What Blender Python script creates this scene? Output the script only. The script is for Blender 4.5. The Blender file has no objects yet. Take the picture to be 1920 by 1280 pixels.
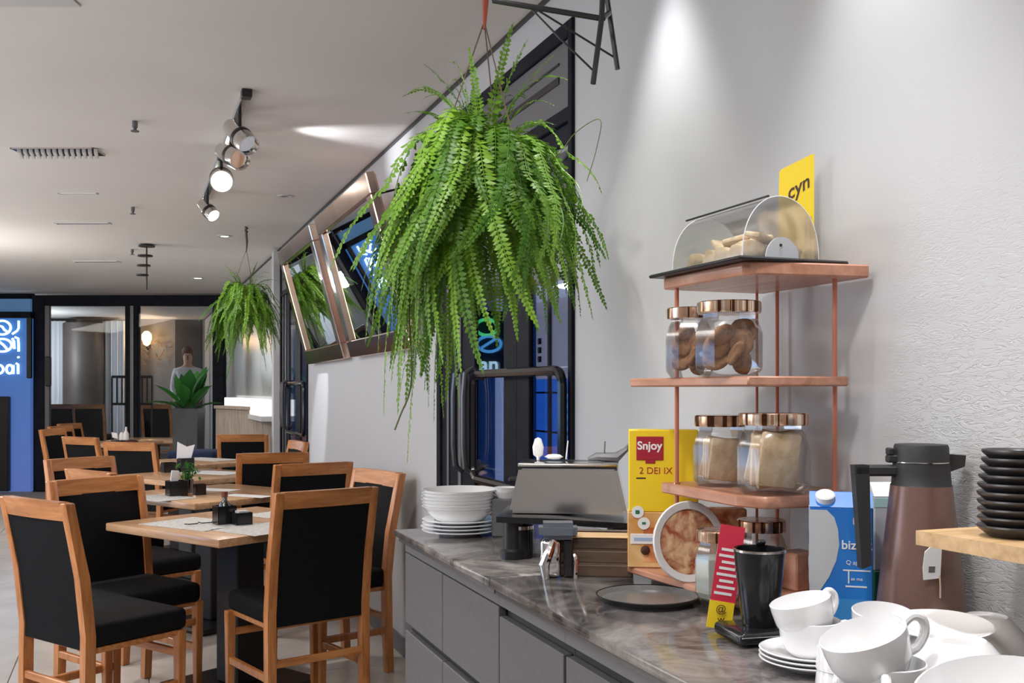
import bpy, bmesh, math, random
from mathutils import Vector, Matrix, Euler, Quaternion
random.seed(7)
PI = math.pi
S = bpy.context.scene
COL = S.collection

# ------------------------------------------------------------------ camera
F = 1900.0; HZ = 733.0; CAMZ = 1.32
YAW = math.atan(720 / F)
SA, CA = math.sin(YAW), math.cos(YAW)
cd = bpy.data.cameras.new('camera'); cam = bpy.data.objects.new('camera', cd); COL.objects.link(cam)
cd.sensor_width = 36; cd.lens = 36 * F / 1920; cd.shift_y = (HZ - 640) / 1920
cd.clip_start = .05; cd.clip_end = 100
cam.location = (0, 0, CAMZ); cam.rotation_euler = (PI / 2, 0, -YAW)
S.camera = cam

# ------------------------------------------------------------------ world, lights, exposure
S.view_settings.view_transform = 'Standard'; S.view_settings.look = 'None'
S.view_settings.gamma = 1; S.view_settings.use_curve_mapping = False
S.view_settings.exposure = 0.06
w = bpy.data.worlds.new('world'); S.world = w; w.use_nodes = True
w.node_tree.nodes['Background'].inputs[0].default_value = (.05, .09, .22, 1)
w.node_tree.nodes['Background'].inputs[1].default_value = .6


def light(kind, loc, target, power, color=(1, 1, 1), **kw):
    l = bpy.data.lights.new('lamp_light', kind); o = bpy.data.objects.new('lamp_light', l)
    COL.objects.link(o); o.location = loc; l.energy = power; l.color = color
    for k, v in kw.items(): setattr(l, k, v)
    d = Vector(target) - Vector(loc)
    o.rotation_euler = d.to_track_quat('-Z', 'Y').to_euler()
    return o

WARM = (1, .93, .86); COOL = (.88, .94, 1)
# unseen area lights added under the ceiling, outside the frame, to brighten the room
light('AREA', (-.75, 1.0, 2.56), (-.75, 1.0, 0), 30, (1, .97, .94), shape='RECTANGLE', size=1.2, size_y=1.6)
light('AREA', (-1.9, 3.6, 2.56), (-1.9, 3.6, 0), 60, (1, .95, .90), shape='RECTANGLE', size=1.0, size_y=1.6)
light('AREA', (-2.2, 7.0, 2.56), (-2.0, 7.0, 0), 80, (1, .95, .90), shape='RECTANGLE', size=1.0, size_y=2.4)
light('AREA', (-2.6, 11, 2.56), (-2.2, 11, 0), 95, (1, .95, .88), shape='RECTANGLE', size=1.0, size_y=2.4)
# unseen uplights added at the left and behind the viewer to brighten the ceiling
light('AREA', (-1.2, -.6, 1.8), (-1.2, -.59, 2.61), 24, (1, .95, .92), shape='RECTANGLE', size=2.4, size_y=.6)
for yy in (3.2, 6.4, 9.6):
    light('AREA', (-2.3 if yy > 9 else -2.6, yy, 1.5), (-2.29 if yy > 9 else -1.4, yy, 2.61), 45 if yy > 9 else 30, (1, .96, .93), shape='RECTANGLE', size=1.2, size_y=2.6)
# wall washers above the counter, plus an unseen nearest one added for brightness
for yy, pw in ((2.26, 46), (1.46, 44), (.70, 44)):
    light('SPOT', (1.13, yy, 2.58), (1.25, yy, .8), pw, (.97, .98, 1), spot_size=1.05, spot_blend=1, shadow_soft_size=.04)
light('SPOT', (1.12, 5.55, 2.57), (1.28, 5.5, .9), 30, COOL, spot_size=1.2, spot_blend=.8, shadow_soft_size=.03)
# spots over the counter
light('SPOT', (.40, 1.0, 2.57), (.98, 1.55, .95), 44, (1, .97, .94), spot_size=1.3, spot_blend=.8, shadow_soft_size=.08)
light('SPOT', (.25, 1.9, 2.57), (.85, 2.5, 1.5), 44, (1, .98, .93), spot_size=1.1, spot_blend=.8, shadow_soft_size=.06)
# street side: blue sign light that falls through the left shop window
light('AREA', (-5.2, 5.2, 1.8), (-1.6, 4.6, 0), 60, (.25, .55, 1), shape='RECTANGLE', size=2.5, size_y=2.0)

# ------------------------------------------------------------------ helpers
def W(px, py, d):
    cx = (px - 960) / F * d
    return Vector((SA * d + CA * cx, CA * d - SA * cx, CAMZ + (HZ - py) / F * d))

def WZ(px, d, z):
    v = W(px, HZ, d); v.z = z
    return v

def YX(px, X):
    t = (px - 960) / F
    return X * (CA - SA * t) / (SA + CA * t)


class MB:
    """collects shapes into one mesh"""
    def __init__(s): s.bm = bmesh.new()
    def box(s, lo, hi, bevel=0, M=None, seg=1):
        lo, hi = Vector(lo), Vector(hi)
        r = bmesh.ops.create_cube(s.bm, size=1)
        vs = r['verts']
        sz = hi - lo; c = (hi + lo) / 2
        for v in vs: v.co = Vector((v.co.x * sz.x, v.co.y * sz.y, v.co.z * sz.z)) + c
        if bevel:
            es = list({e for v in vs for e in v.link_edges})
            r = bmesh.ops.bevel(s.bm, geom=es, offset=min(bevel, min(abs(a) for a in sz) * .45), segments=seg, affect='EDGES', profile=.5)
            vs = list({v for f in r['faces'] for v in f.verts} | {v for v in vs if v.is_valid})
        if M is not None:
            for v in vs: v.co = M @ v.co
        return s
    def prism(s, poly, a, b, axis='x', M=None):
        """poly: list of 2D points; extruded along axis from a to b"""
        def mk(p, t):
            return {'x': Vector((t, p[0], p[1])), 'y': Vector((p[0], t, p[1])), 'z': Vector((p[0], p[1], t))}[axis]
        A = [s.bm.verts.new(mk(p, a)) for p in poly]; B = [s.bm.verts.new(mk(p, b)) for p in poly]
        n = len(poly)
        s.bm.faces.new(A); s.bm.faces.new(B[::-1])
        for i in range(n): s.bm.faces.new((A[i], B[i], B[(i + 1) % n], A[(i + 1) % n]))
        if M is not None:
            for v in A + B: v.co = M @ v.co
        return s
    def lathe(s, prof, seg=32, M=None, sx=1, sy=1, ang=0):
        rings = []
        for r, z in prof:
            if r < 1e-6: rings.append([s.bm.verts.new((0, 0, z))])
            else: rings.append([s.bm.verts.new((r * sx * math.cos(2 * PI * i / seg + ang), r * sy * math.sin(2 * PI * i / seg + ang), z)) for i in range(seg)])
        for a, b in zip(rings, rings[1:]):
            for i in range(seg):
                j = (i + 1) % seg
                if len(a) == 1 and len(b) == 1: break
                if len(a) == 1: s.bm.faces.new((a[0], b[j], b[i]))
                elif len(b) == 1: s.bm.faces.new((a[i], a[j], b[0]))
                else: s.bm.faces.new((a[i], a[j], b[j], b[i]))
        if M is not None:
            for r in rings:
                for v in r: v.co = M @ v.co
        return s
    def tube(s, pts, r, seg=8, closed=False, M=None):
        pts = [Vector(p) for p in pts]; n = len(pts)
        rr = r if isinstance(r, (list, tuple)) else [r] * n
        rings = []; up = Vector((0, 0, 1)); prev = None
        for i, p in enumerate(pts):
            if closed: t = pts[(i + 1) % n] - pts[i - 1]
            else: t = pts[min(i + 1, n - 1)] - pts[max(i - 1, 0)]
            if t.length < 1e-9: t = Vector((0, 0, 1))
            t.normalize()
            if prev is None:
                a = t.cross(up)
                if a.length < .1: a = t.cross(Vector((1, 0, 0)))
            else: a = prev - t * prev.dot(t)
            a.normalize(); prev = a; b = t.cross(a)
            rings.append([s.bm.verts.new(p + (a * math.cos(2 * PI * k / seg) + b * math.sin(2 * PI * k / seg)) * rr[i]) for k in range(seg)])
        m = n if closed else n - 1
        for i in range(m):
            A, B = rings[i], rings[(i + 1) % n]
            for k in range(seg): s.bm.faces.new((A[k], A[(k + 1) % seg], B[(k + 1) % seg], B[k]))
        if not closed: s.bm.faces.new(rings[0][::-1]); s.bm.faces.new(rings[-1])
        if M is not None:
            for R_ in rings:
                for v in R_: v.co = M @ v.co
        return s
    def poly(s, pts):
        s.bm.faces.new([s.bm.verts.new(p) for p in pts]); return s
    def mesh(s, name, mat, smooth=True, angle=35):
        bmesh.ops.recalc_face_normals(s.bm, faces=s.bm.faces)
        me = bpy.data.meshes.new(name); s.bm.to_mesh(me); s.bm.free()
        for m in (mat if isinstance(mat, (list, tuple)) else [mat]): me.materials.append(m)
        if smooth:
            for p in me.polygons: p.use_smooth = True
            me.set_sharp_from_angle(angle=math.radians(angle))
        return me


def link(name, me, parent=None, loc=(0, 0, 0), rot=(0, 0, 0), scale=None):
    o = bpy.data.objects.new(name, me); COL.objects.link(o)
    o.location = loc; o.rotation_euler = rot
    if scale: o.scale = scale
    if parent: o.parent = parent
    return o

def part(name, mb, mat, parent=None, loc=(0, 0, 0), rot=(0, 0, 0), smooth=True, label=None):
    o = link(name, mb.mesh(name, mat, smooth), parent, loc, rot)
    if label: o['label'] = label
    return o

def tag(o, label, cat, group=None, kind=None):
    o['label'] = label; o['category'] = cat
    if group: o['group'] = group
    if kind: o['kind'] = kind
    return o

def thing(name, label, cat, loc=(0, 0, 0), rotz=0, group=None):
    o = bpy.data.objects.new(name, None); COL.objects.link(o); o.empty_display_size = .05
    o.location = loc; o.rotation_euler = (0, 0, rotz)
    return tag(o, label, cat, group)

def struct(name, mb, mat, parent=None, loc=(0, 0, 0), rot=(0, 0, 0)):
    o = part(name, mb, mat, parent, loc, rot)
    if not parent: o['kind'] = 'structure'
    return o

def dup(root, loc=None, rotz=None, label=None, group=None):
    r = root.copy(); COL.objects.link(r)
    if loc is not None: r.location = loc
    if rotz is not None: r.rotation_euler = (0, 0, rotz)
    if label: r['label'] = label
    if group: r['group'] = group
    for ch in list(root.children):
        c = ch.copy(); COL.objects.link(c); c.parent = r
        for g in list(ch.children):
            e = g.copy(); COL.objects.link(e); e.parent = c
    return r

def text_mesh(name, s, size, mat, depth=.0006, shear=0, bold=0):
    c = bpy.data.curves.new(name, 'FONT'); c.body = s; c.size = size; c.align_x = 'CENTER'; c.align_y = 'CENTER'
    c.extrude = depth; c.shear = shear; c.offset = bold
    o = bpy.data.objects.new(name, c); COL.objects.link(o)
    dg = bpy.context.evaluated_depsgraph_get()
    me = bpy.data.meshes.new_from_object(o.evaluated_get(dg))
    bpy.data.objects.remove(o); me.materials.clear(); me.materials.append(mat)
    return me

# ------------------------------------------------------------------ materials
def mat(name, col, rough=.5, metal=0, spec=.5, emit=None, es=1, trans=0, coat=0):
    m = bpy.data.materials.new(name); m.use_nodes = True
    b = m.node_tree.nodes['Principled BSDF']
    b.inputs['Base Color'].default_value = (*col, 1); b.inputs['Roughness'].default_value = rough
    b.inputs['Metallic'].default_value = metal; b.inputs['Specular IOR Level'].default_value = spec
    b.inputs['Coat Weight'].default_value = coat
    if emit: b.inputs['Emission Color'].default_value = (*emit, 1); b.inputs['Emission Strength'].default_value = es
    return m

def nz(m, scale=(1, 1, 1), nscale=5, detail=3, rough=.6, c1=(0, 0, 0), c2=(1, 1, 1), p1=.3, p2=.7, bump=0, coords='Object', dist=.01, extra=None):
    """noise driven base colour and bump"""
    nt = m.node_tree; N = nt.nodes; L = nt.links; b = N['Principled BSDF']
    tc = N.new('ShaderNodeTexCoord'); mp = N.new('ShaderNodeMapping'); mp.inputs['Scale'].default_value = scale
    L.new(tc.outputs[coords], mp.inputs[0])
    n = N.new('ShaderNodeTexNoise'); n.inputs['Scale'].default_value = nscale; n.inputs['Detail'].default_value = detail
    n.inputs['Roughness'].default_value = rough; n.inputs['Distortion'].default_value = .4
    L.new(mp.outputs[0], n.inputs['Vector'])
    r = N.new('ShaderNodeValToRGB'); r.color_ramp.elements[0].position = p1; r.color_ramp.elements[1].position = p2
    r.color_ramp.elements[0].color = (*c1, 1); r.color_ramp.elements[1].color = (*c2, 1)
    L.new(n.outputs['Fac'], r.inputs[0]); L.new(r.outputs[0], b.inputs['Base Color'])
    if bump:
        bp = N.new('ShaderNodeBump'); bp.inputs['Strength'].default_value = bump; bp.inputs['Distance'].default_value = dist
        L.new(n.outputs['Fac'], bp.inputs['Height']); L.new(bp.outputs[0], b.inputs['Normal'])
    return m

def glass(name, tint=(.95, .97, .97), refl=.08, rough=.02, k=.6):
    m = bpy.data.materials.new(name); m.use_nodes = True; nt = m.node_tree; N = nt.nodes; L = nt.links
    N.remove(N['Principled BSDF']); out = N['Material Output']
    t = N.new('ShaderNodeBsdfTransparent'); t.inputs[0].default_value = (*tint, 1)
    g = N.new('ShaderNodeBsdfGlossy'); g.inputs['Roughness'].default_value = rough
    lw = N.new('ShaderNodeLayerWeight'); lw.inputs[0].default_value = .35
    ma = N.new('ShaderNodeMath'); ma.operation = 'MULTIPLY_ADD'; ma.inputs[1].default_value = k; ma.inputs[2].default_value = refl
    mx = N.new('ShaderNodeMixShader')
    L.new(lw.outputs['Fresnel'], ma.inputs[0]); L.new(ma.outputs[0], mx.inputs[0]); ma.use_clamp = True
    L.new(t.outputs[0], mx.inputs[1]); L.new(g.outputs[0], mx.inputs[2]); L.new(mx.outputs[0], out.inputs[0])
    return m

M = {}
M['wall'] = mat('wall_paint', (.56, .56, .565), .55)
M['ceil'] = nz(mat('ceiling_paint', (.7, .67, .65), .7), nscale=1.2, c1=(.66, .635, .62), c2=(.70, .675, .66))
M['wood'] = nz(mat('orange_wood', (.5, .2, .07), .38, coat=.15), scale=(14, 14, 1.6), nscale=3, c1=(.34, .115, .032), c2=(.60, .245, .078), bump=.05)
M['wood_h'] = nz(mat('orange_wood_rail', (.5, .2, .07), .38, coat=.15), scale=(1.6, 14, 14), nscale=3, c1=(.36, .125, .035), c2=(.62, .265, .09), bump=.05)
M['top'] = nz(mat('table_wood', (.6, .38, .22), .3, coat=.3), scale=(1.2, 12, 12), nscale=3, c1=(.46, .25, .13), c2=(.68, .43, .25), bump=.03)
M['light_wood'] = nz(mat('light_wood', (.6, .4, .2), .45), scale=(1.5, 14, 14), nscale=3, c1=(.44, .27, .12), c2=(.66, .44, .23), bump=.05)
M['grey_wood'] = nz(mat('greyed_wood', (.4, .33, .28), .6), scale=(12, 12, 1.2), nscale=3, c1=(.27, .22, .18), c2=(.44, .37, .31), bump=.08)
M['copper_wood'] = nz(mat('rack_wood', (.5, .22, .14), .4, coat=.2), scale=(10, 1.5, 10), nscale=3, c1=(.36, .15, .085), c2=(.58, .30, .20), bump=.04)
M['dark_wood'] = nz(mat('crate_wood', (.08, .05, .03), .5), scale=(1.5, 10, 10), nscale=3, c1=(.045, .028, .018), c2=(.13, .08, .05), bump=.1)
M['black_cloth'] = nz(mat('black_upholstery', (.015, .015, .017), .8, spec=.15), nscale=160, c1=(.004, .004, .005), c2=(.009, .009, .010), bump=.15, dist=.002)
M['black'] = mat('black_metal', (.012, .012, .014), .35)
M['black_gloss'] = mat('black_plastic', (.012, .012, .014), .15)
M['black_matt'] = mat('black_matt', (.02, .02, .022), .6)
M['frame'] = nz(mat('dark_frame', (.02, .022, .03), .5, spec=.06), nscale=8, c1=(.010, .011, .016), c2=(.018, .020, .028))
M['grey_metal'] = mat('grey_metal', (.15, .15, .16), .4, .2)
M['steel'] = mat('brushed_steel', (.66, .64, .62), .16, 1)
M['chrome'] = mat('chrome', (.8, .8, .82), .06, 1)
M['copper'] = mat('copper', (.78, .40, .28), .25, 1)
M['copper_paint'] = mat('copper_rod', (.55, .20, .13), .35, .4)
M['rose'] = nz(mat('rose_gold', (.78, .55, .42), .18, 1), nscale=6, c1=(.72, .50, .38), c2=(.86, .66, .54))
M['pale_mirror'] = mat('pale_reflecting_mirror', (.62, .64, .62), .28, .55)  # pale tone stands in for the pale wall reflected in the panels
M['mirror'] = mat('mirror_glass', (.9, .92, .92), .01, 1)
M['cabinet'] = nz(mat('cabinet_grey', (.1, .1, .11), .5), nscale=40, c1=(.095, .093, .10), c2=(.11, .108, .115))
M['white'] = mat('white_china', (.88, .88, .89), .12, coat=.5)
M['paper'] = mat('white_paper', (.8, .8, .8), .7)
M['news'] = nz(mat('printed_paper', (.5, .5, .5), .6), scale=(1, 6, 1), nscale=40, c1=(.36, .36, .35), c2=(.62, .61, .58), p1=.4, p2=.55)
M['yellow'] = mat('yellow_card', (.86, .62, .02), .4)
M['yellow_d'] = mat('yellow_sign', (.75, .55, .02), .45)
M['red'] = mat('dark_red_print', (.35, .01, .03), .5)
M['redp'] = mat('red_packet', (.62, .03, .07), .4)
M['blue'] = nz(mat('blue_carton', (.01, .17, .6), .35), nscale=6, c1=(.01, .14, .52), c2=(.015, .22, .68))
M['green_c'] = mat('green_carton', (.01, .16, .09), .4)
M['grey_c'] = mat('grey_carton', (.5, .52, .55), .5)
M['ink'] = mat('dark_ink', (.05, .02, .01), .6)
M['ltblue'] = mat('light_blue_print', (.35, .5, .72), .5)
M['thermos'] = nz(mat('brown_thermos', (.2, .12, .1), .32, .35), nscale=220, c1=(.185, .108, .088), c2=(.205, .12, .10))
M['cookie'] = nz(mat('cookie', (.4, .2, .09), .85), nscale=45, c1=(.16, .065, .025), c2=(.47, .25, .12), bump=.6, dist=.004)
M['toast'] = nz(mat('toast', (.7, .5, .3), .85), nscale=35, c1=(.55, .36, .18), c2=(.82, .68, .48), bump=.4, dist=.003)
M['pastry'] = nz(mat('pastry', (.8, .6, .35), .7), nscale=30, c1=(.66, .44, .22), c2=(.90, .76, .54), bump=.5, dist=.004)
M['powder'] = nz(mat('pale_powder', (.6, .62, .55), .8), nscale=20, c1=(.52, .54, .47), c2=(.64, .65, .58), bump=.2)
M['orange'] = nz(mat('orange_print', (.7, .3, .1), .5), nscale=9, c1=(.42, .09, .02), c2=(.80, .45, .20), p1=.38, p2=.6)
M['orange2'] = nz(mat('orange_plate_food', (.7, .3, .1), .7), nscale=26, c1=(.36, .08, .03), c2=(.82, .55, .32), p1=.38, p2=.6, bump=.3)
M['tan'] = nz(mat('tan_print', (.7, .45, .2), .5), nscale=7, c1=(.62, .30, .08), c2=(.78, .58, .30), p1=.4, p2=.6)
M['red_rope'] = mat('red_rope', (.45, .09, .05), .6)
M['rope'] = mat('thin_cord', (.12, .07, .05), .6)
M['leaf'] = None
M['glass'] = glass('clear_glass', refl=0, k=.22)
M['door_glass'] = glass('door_glass', (.86, .90, .97), .05, .01)
M['jar'] = glass('jar_glass', (.975, .98, .985), .05, .16)
M['acrylic'] = glass('clear_acrylic', (.93, .935, .94), .15, .18)
M['smoke'] = glass('smoky_bottle', (.35, .35, .37), .15, .03)
M['lamp'] = mat('lamp_face', (1, 1, 1), .5, emit=(1, .98, .95), es=9)
M['lampsmall'] = mat('downlight_face', (1, 1, 1), .5, emit=(1, .97, .92), es=4)
M['litsill'] = mat('lit_sill', (1, 1, 1), .5, emit=(1, .99, .97), es=1.1)
M['signblue'] = None
M['neon'] = mat('neon_white_blue', (.7, .9, 1), .4, emit=(.62, .92, 1), es=1.5)
M['neon_green'] = mat('neon_green', (.2, 1, .5), .4, emit=(.12, .95, .30), es=1.2)
M['neon_blue'] = mat('neon_blue', (.2, .6, 1), .4, emit=(.12, .50, .95), es=1.1)
M['warm'] = mat('warm_lamp', (1, .8, .5), .4, emit=(1, .62, .28), es=7)
M['curtain'] = mat('pale_curtain', (.72, .73, .76), .8)
M['brown_d'] = nz(mat('dark_column', (.06, .045, .04), .5), nscale=2, c1=(.045, .035, .032), c2=(.09, .07, .062))
M['grey_panel'] = mat('grey_panel', (.22, .21, .21), .7)
M['skin'] = mat('skin', (.62, .36, .24), .5)
M['hair'] = mat('brown_hair', (.12, .045, .02), .6)
M['cloth_w'] = mat('white_shirt', (.7, .7, .72), .7)
M['cloth_b'] = mat('dark_trousers', (.03, .03, .035), .7)
M['navy'] = nz(mat('navy_cushion', (.01, .03, .15), .8), nscale=60, c1=(.002, .008, .04), c2=(.004, .015, .07))
M['planter'] = mat('grey_planter', (.05, .055, .062), .6)
M['soil'] = nz(mat('soil', (.03, .02, .01), .95), nscale=60, c1=(.015, .01, .006), c2=(.05, .033, .02), bump=.6)
M['beige'] = mat('leather_beige', (.45, .36, .26), .6)

def leafmat(name, c1, c2, rough=.45):
    m = mat(name, c1, rough); nt = m.node_tree; N = nt.nodes; L = nt.links; b = N['Principled BSDF']
    oi = N.new('ShaderNodeObjectInfo'); r = N.new('ShaderNodeValToRGB')
    r.color_ramp.elements[0].color = (*c1, 1); r.color_ramp.elements[1].color = (*c2, 1)
    tc = N.new('ShaderNodeTexCoord'); n = N.new('ShaderNodeTexNoise'); n.inputs['Scale'].default_value = 9
    L.new(tc.outputs['Object'], n.inputs['Vector'])
    ad = N.new('ShaderNodeMath'); ad.operation = 'ADD'; mu = N.new('ShaderNodeMath'); mu.operation = 'MULTIPLY'; mu.inputs[1].default_value = .6
    L.new(oi.outputs['Random'], mu.inputs[0]); L.new(mu.outputs[0], ad.inputs[0])
    m2 = N.new('ShaderNodeMath'); m2.operation = 'MULTIPLY'; m2.inputs[1].default_value = .45
    L.new(n.outputs['Fac'], m2.inputs[0]); L.new(m2.outputs[0], ad.inputs[1])
    L.new(ad.outputs[0], r.inputs[0]); L.new(r.outputs[0], b.inputs['Base Color'])
    # thin leaves let light through
    tr = N.new('ShaderNodeBsdfTranslucent'); mx = N.new('ShaderNodeMixShader'); mx.inputs[0].default_value = .3
    L.new(r.outputs[0], tr.inputs[0]); L.new(b.outputs[0], mx.inputs[1]); L.new(tr.outputs[0], mx.inputs[2])
    L.new(mx.outputs[0], N['Material Output'].inputs[0])
    return m
M['leaf'] = leafmat('fern_leaf', (.016, .105, .005), (.25, .46, .035))
M['leaf2'] = leafmat('broad_leaf', (.012, .075, .02), (.05, .24, .04), .3)
M['herb'] = leafmat('herb_leaf', (.03, .16, .02), (.10, .38, .06))
M['stem'] = mat('fern_stem', (.10, .13, .03), .6)

# marble worktop
mm = mat('dark_marble', (.08, .08, .085), .16, coat=.15); M['marble'] = mm
nt = mm.node_tree; N = nt.nodes; L = nt.links; b = N['Principled BSDF']
tc = N.new('ShaderNodeTexCoord')
n1 = N.new('ShaderNodeTexNoise'); n1.inputs['Scale'].default_value = 5; n1.inputs['Detail'].default_value = 9; n1.inputs['Roughness'].default_value = .68; n1.inputs['Distortion'].default_value = 1.6
r1 = N.new('ShaderNodeValToRGB'); r1.color_ramp.elements[0].position = .36; r1.color_ramp.elements[1].position = .68
r1.color_ramp.elements[0].color = (.04, .037, .037, 1); r1.color_ramp.elements[1].color = (.27, .245, .235, 1)
n2 = N.new('ShaderNodeTexNoise'); n2.inputs['Scale'].default_value = 2.4; n2.inputs['Detail'].default_value = 8; n2.inputs['Distortion'].default_value = 3
r2 = N.new('ShaderNodeValToRGB'); e = r2.color_ramp.elements; e[0].position = .47; e[0].color = (0, 0, 0, 1); e[1].position = .5; e[1].color = (1, 1, 1, 1)
e3 = e.new(.53); e3.color = (0, 0, 0, 1)
mix = N.new('ShaderNodeMix'); mix.data_type = 'RGBA'; mix.inputs[7].default_value = (.30, .27, .25, 1)
mu = N.new('ShaderNodeMath'); mu.operation = 'MULTIPLY'; mu.inputs[1].default_value = .35
L.new(tc.outputs['Object'], n1.inputs['Vector']); L.new(tc.outputs['Object'], n2.inputs['Vector'])
L.new(n1.outputs['Fac'], r1.inputs[0]); L.new(n2.outputs['Fac'], r2.inputs[0]); L.new(r2.outputs[0], mu.inputs[0])
L.new(mu.outputs[0], mix.inputs[0]); L.new(r1.outputs[0], mix.inputs[6]); L.new(mix.outputs[2], b.inputs['Base Color'])

# wall by the counter: smooth paint that turns into crackled relief plaster nearer the viewer
mw = mat('wall_plaster', (.52, .52, .53), .5); M['wall_relief'] = mw
nt = mw.node_tree; N = nt.nodes; L = nt.links; b = N['Principled BSDF']
tc = N.new('ShaderNodeTexCoord'); mp = N.new('ShaderNodeMapping'); mp.inputs['Scale'].default_value = (1, 14, 55)
L.new(tc.outputs['Object'], mp.inputs[0])
n1 = N.new('ShaderNodeTexNoise'); n1.inputs['Scale'].default_value = 1.6; n1.inputs['Detail'].default_value = 4; n1.inputs['Distortion'].default_value = 1.4
L.new(mp.outputs[0], n1.inputs['Vector'])
r = N.new('ShaderNodeValToRGB'); e = r.color_ramp.elements; e[0].position = .44; e[0].color = (1, 1, 1, 1); e[1].position = .5; e[1].color = (0, 0, 0, 1)
e3 = e.new(.56); e3.color = (1, 1, 1, 1)
L.new(n1.outputs['Fac'], r.inputs[0])
sp = N.new('ShaderNodeSeparateXYZ'); L.new(tc.outputs['Object'], sp.inputs[0])
my = N.new('ShaderNodeMapRange'); my.inputs[1].default_value = 1.50; my.inputs[2].default_value = 1.40; my.inputs[3].default_value = 0; my.inputs[4].default_value = 1
L.new(sp.outputs['Y'], my.inputs[0])
mz = N.new('ShaderNodeMapRange'); mz.inputs[1].default_value = 1.75; mz.inputs[2].default_value = 1.25; mz.inputs[3].default_value = 0.05; mz.inputs[4].default_value = 1
L.new(sp.outputs['Z'], mz.inputs[0])
mu = N.new('ShaderNodeMath'); mu.operation = 'MULTIPLY'; L.new(my.outputs[0], mu.inputs[0]); L.new(mz.outputs[0], mu.inputs[1])
mu2 = N.new('ShaderNodeMath'); mu2.operation = 'MULTIPLY'; mu2.inputs[1].default_value = .45; L.new(mu.outputs[0], mu2.inputs[0])
bp = N.new('ShaderNodeBump'); bp.inputs['Distance'].default_value = .004
L.new(mu2.outputs[0], bp.inputs['Strength']); L.new(r.outputs[0], bp.inputs['Height']); L.new(bp.outputs[0], b.inputs['Normal'])

# ------------------------------------------------------------------ room shell
XW = 1.29; ZC = 2.61
D1 = (YX(1078, XW), YX(823, XW)); D2 = (YX(578, XW), YX(527, XW)); YM = D2[1]
ZD = 2.475
wr = MB()
WT = .04
wr.box((XW, -2, 0), (XW + WT, D1[0], ZC)); wr.box((XW, D1[1], 0), (XW + WT, D2[0], ZC))
wr.box((XW, D2[1], 0), (XW + WT, 21.5, ZC))
wr.box((XW, D1[0], ZD), (XW + WT, D1[1], ZC)); wr.box((XW, D2[0], ZD), (XW + WT, D2[1], ZC))
struct('wall_right', wr, M['wall_relief'])
struct('ceiling', MB().box((-4.2, -2.2, ZC), (4.2, 21.5, ZC + .1)), M['ceil'])
struct('wall_back', MB().box((-4.2, -2.2, 0), (1.49, -2.0, ZC)), M['wall'])
wl = MB().box((-4.2, -2, 0), (-4, 3.6, ZC)).box((-4.2, 7.2, 0), (-4, 21.5, ZC)).box((-4.2, 3.6, 2.4), (-4, 7.2, ZC))
struct('wall_left', wl, M['wall'])
struct('trim_1', MB().box((XW - .012, -2, ZC - .014), (XW + .01, 21, ZC - .001)), M['black'])
struct('baseboard_right', MB().box((XW - .012, D1[1], 0), (XW, D2[0], .09)), M['grey_metal'])
# floor of separate tiles
fl = struct('floor', MB().box((-4.2, -2.2, -.12), (5.2, 21.5, -.012)), mat('floor_grout', (.30, .28, .26), .8))
M['tile'] = nz(mat('floor_tile', (.5, .46, .42), .22), nscale=3, c1=(.46, .42, .37), c2=(.56, .52, .47))
tm = MB().box((-.2985, -.2985, -.012), (.2985, .2985, 0), .002).mesh('tile', M['tile'])
for i in range(-3, 3):
    for j in range(0, 23):
        link('tile', tm, fl, (i * .6 + .3 + .09, j * .6 + .3, 0))

ROTC = -YAW  # facing the viewer
def fbox(mb, px0, py0, px1, py1, d, th, bevel=0, off=0):
    """a box facing the far end of the room: extents seen at distance d"""
    c = W((px0 + px1) / 2, (py0 + py1) / 2, d)
    hw = (px1 - px0) / F * d / 2; hh = (py1 - py0) / F * d / 2
    Mx = Matrix.Translation(c) @ Matrix.Rotation(ROTC, 4, 'Z')
    mb.box((-hw, -off, -hh), (hw, th - off, hh), bevel, Mx)
    return mb

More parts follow.
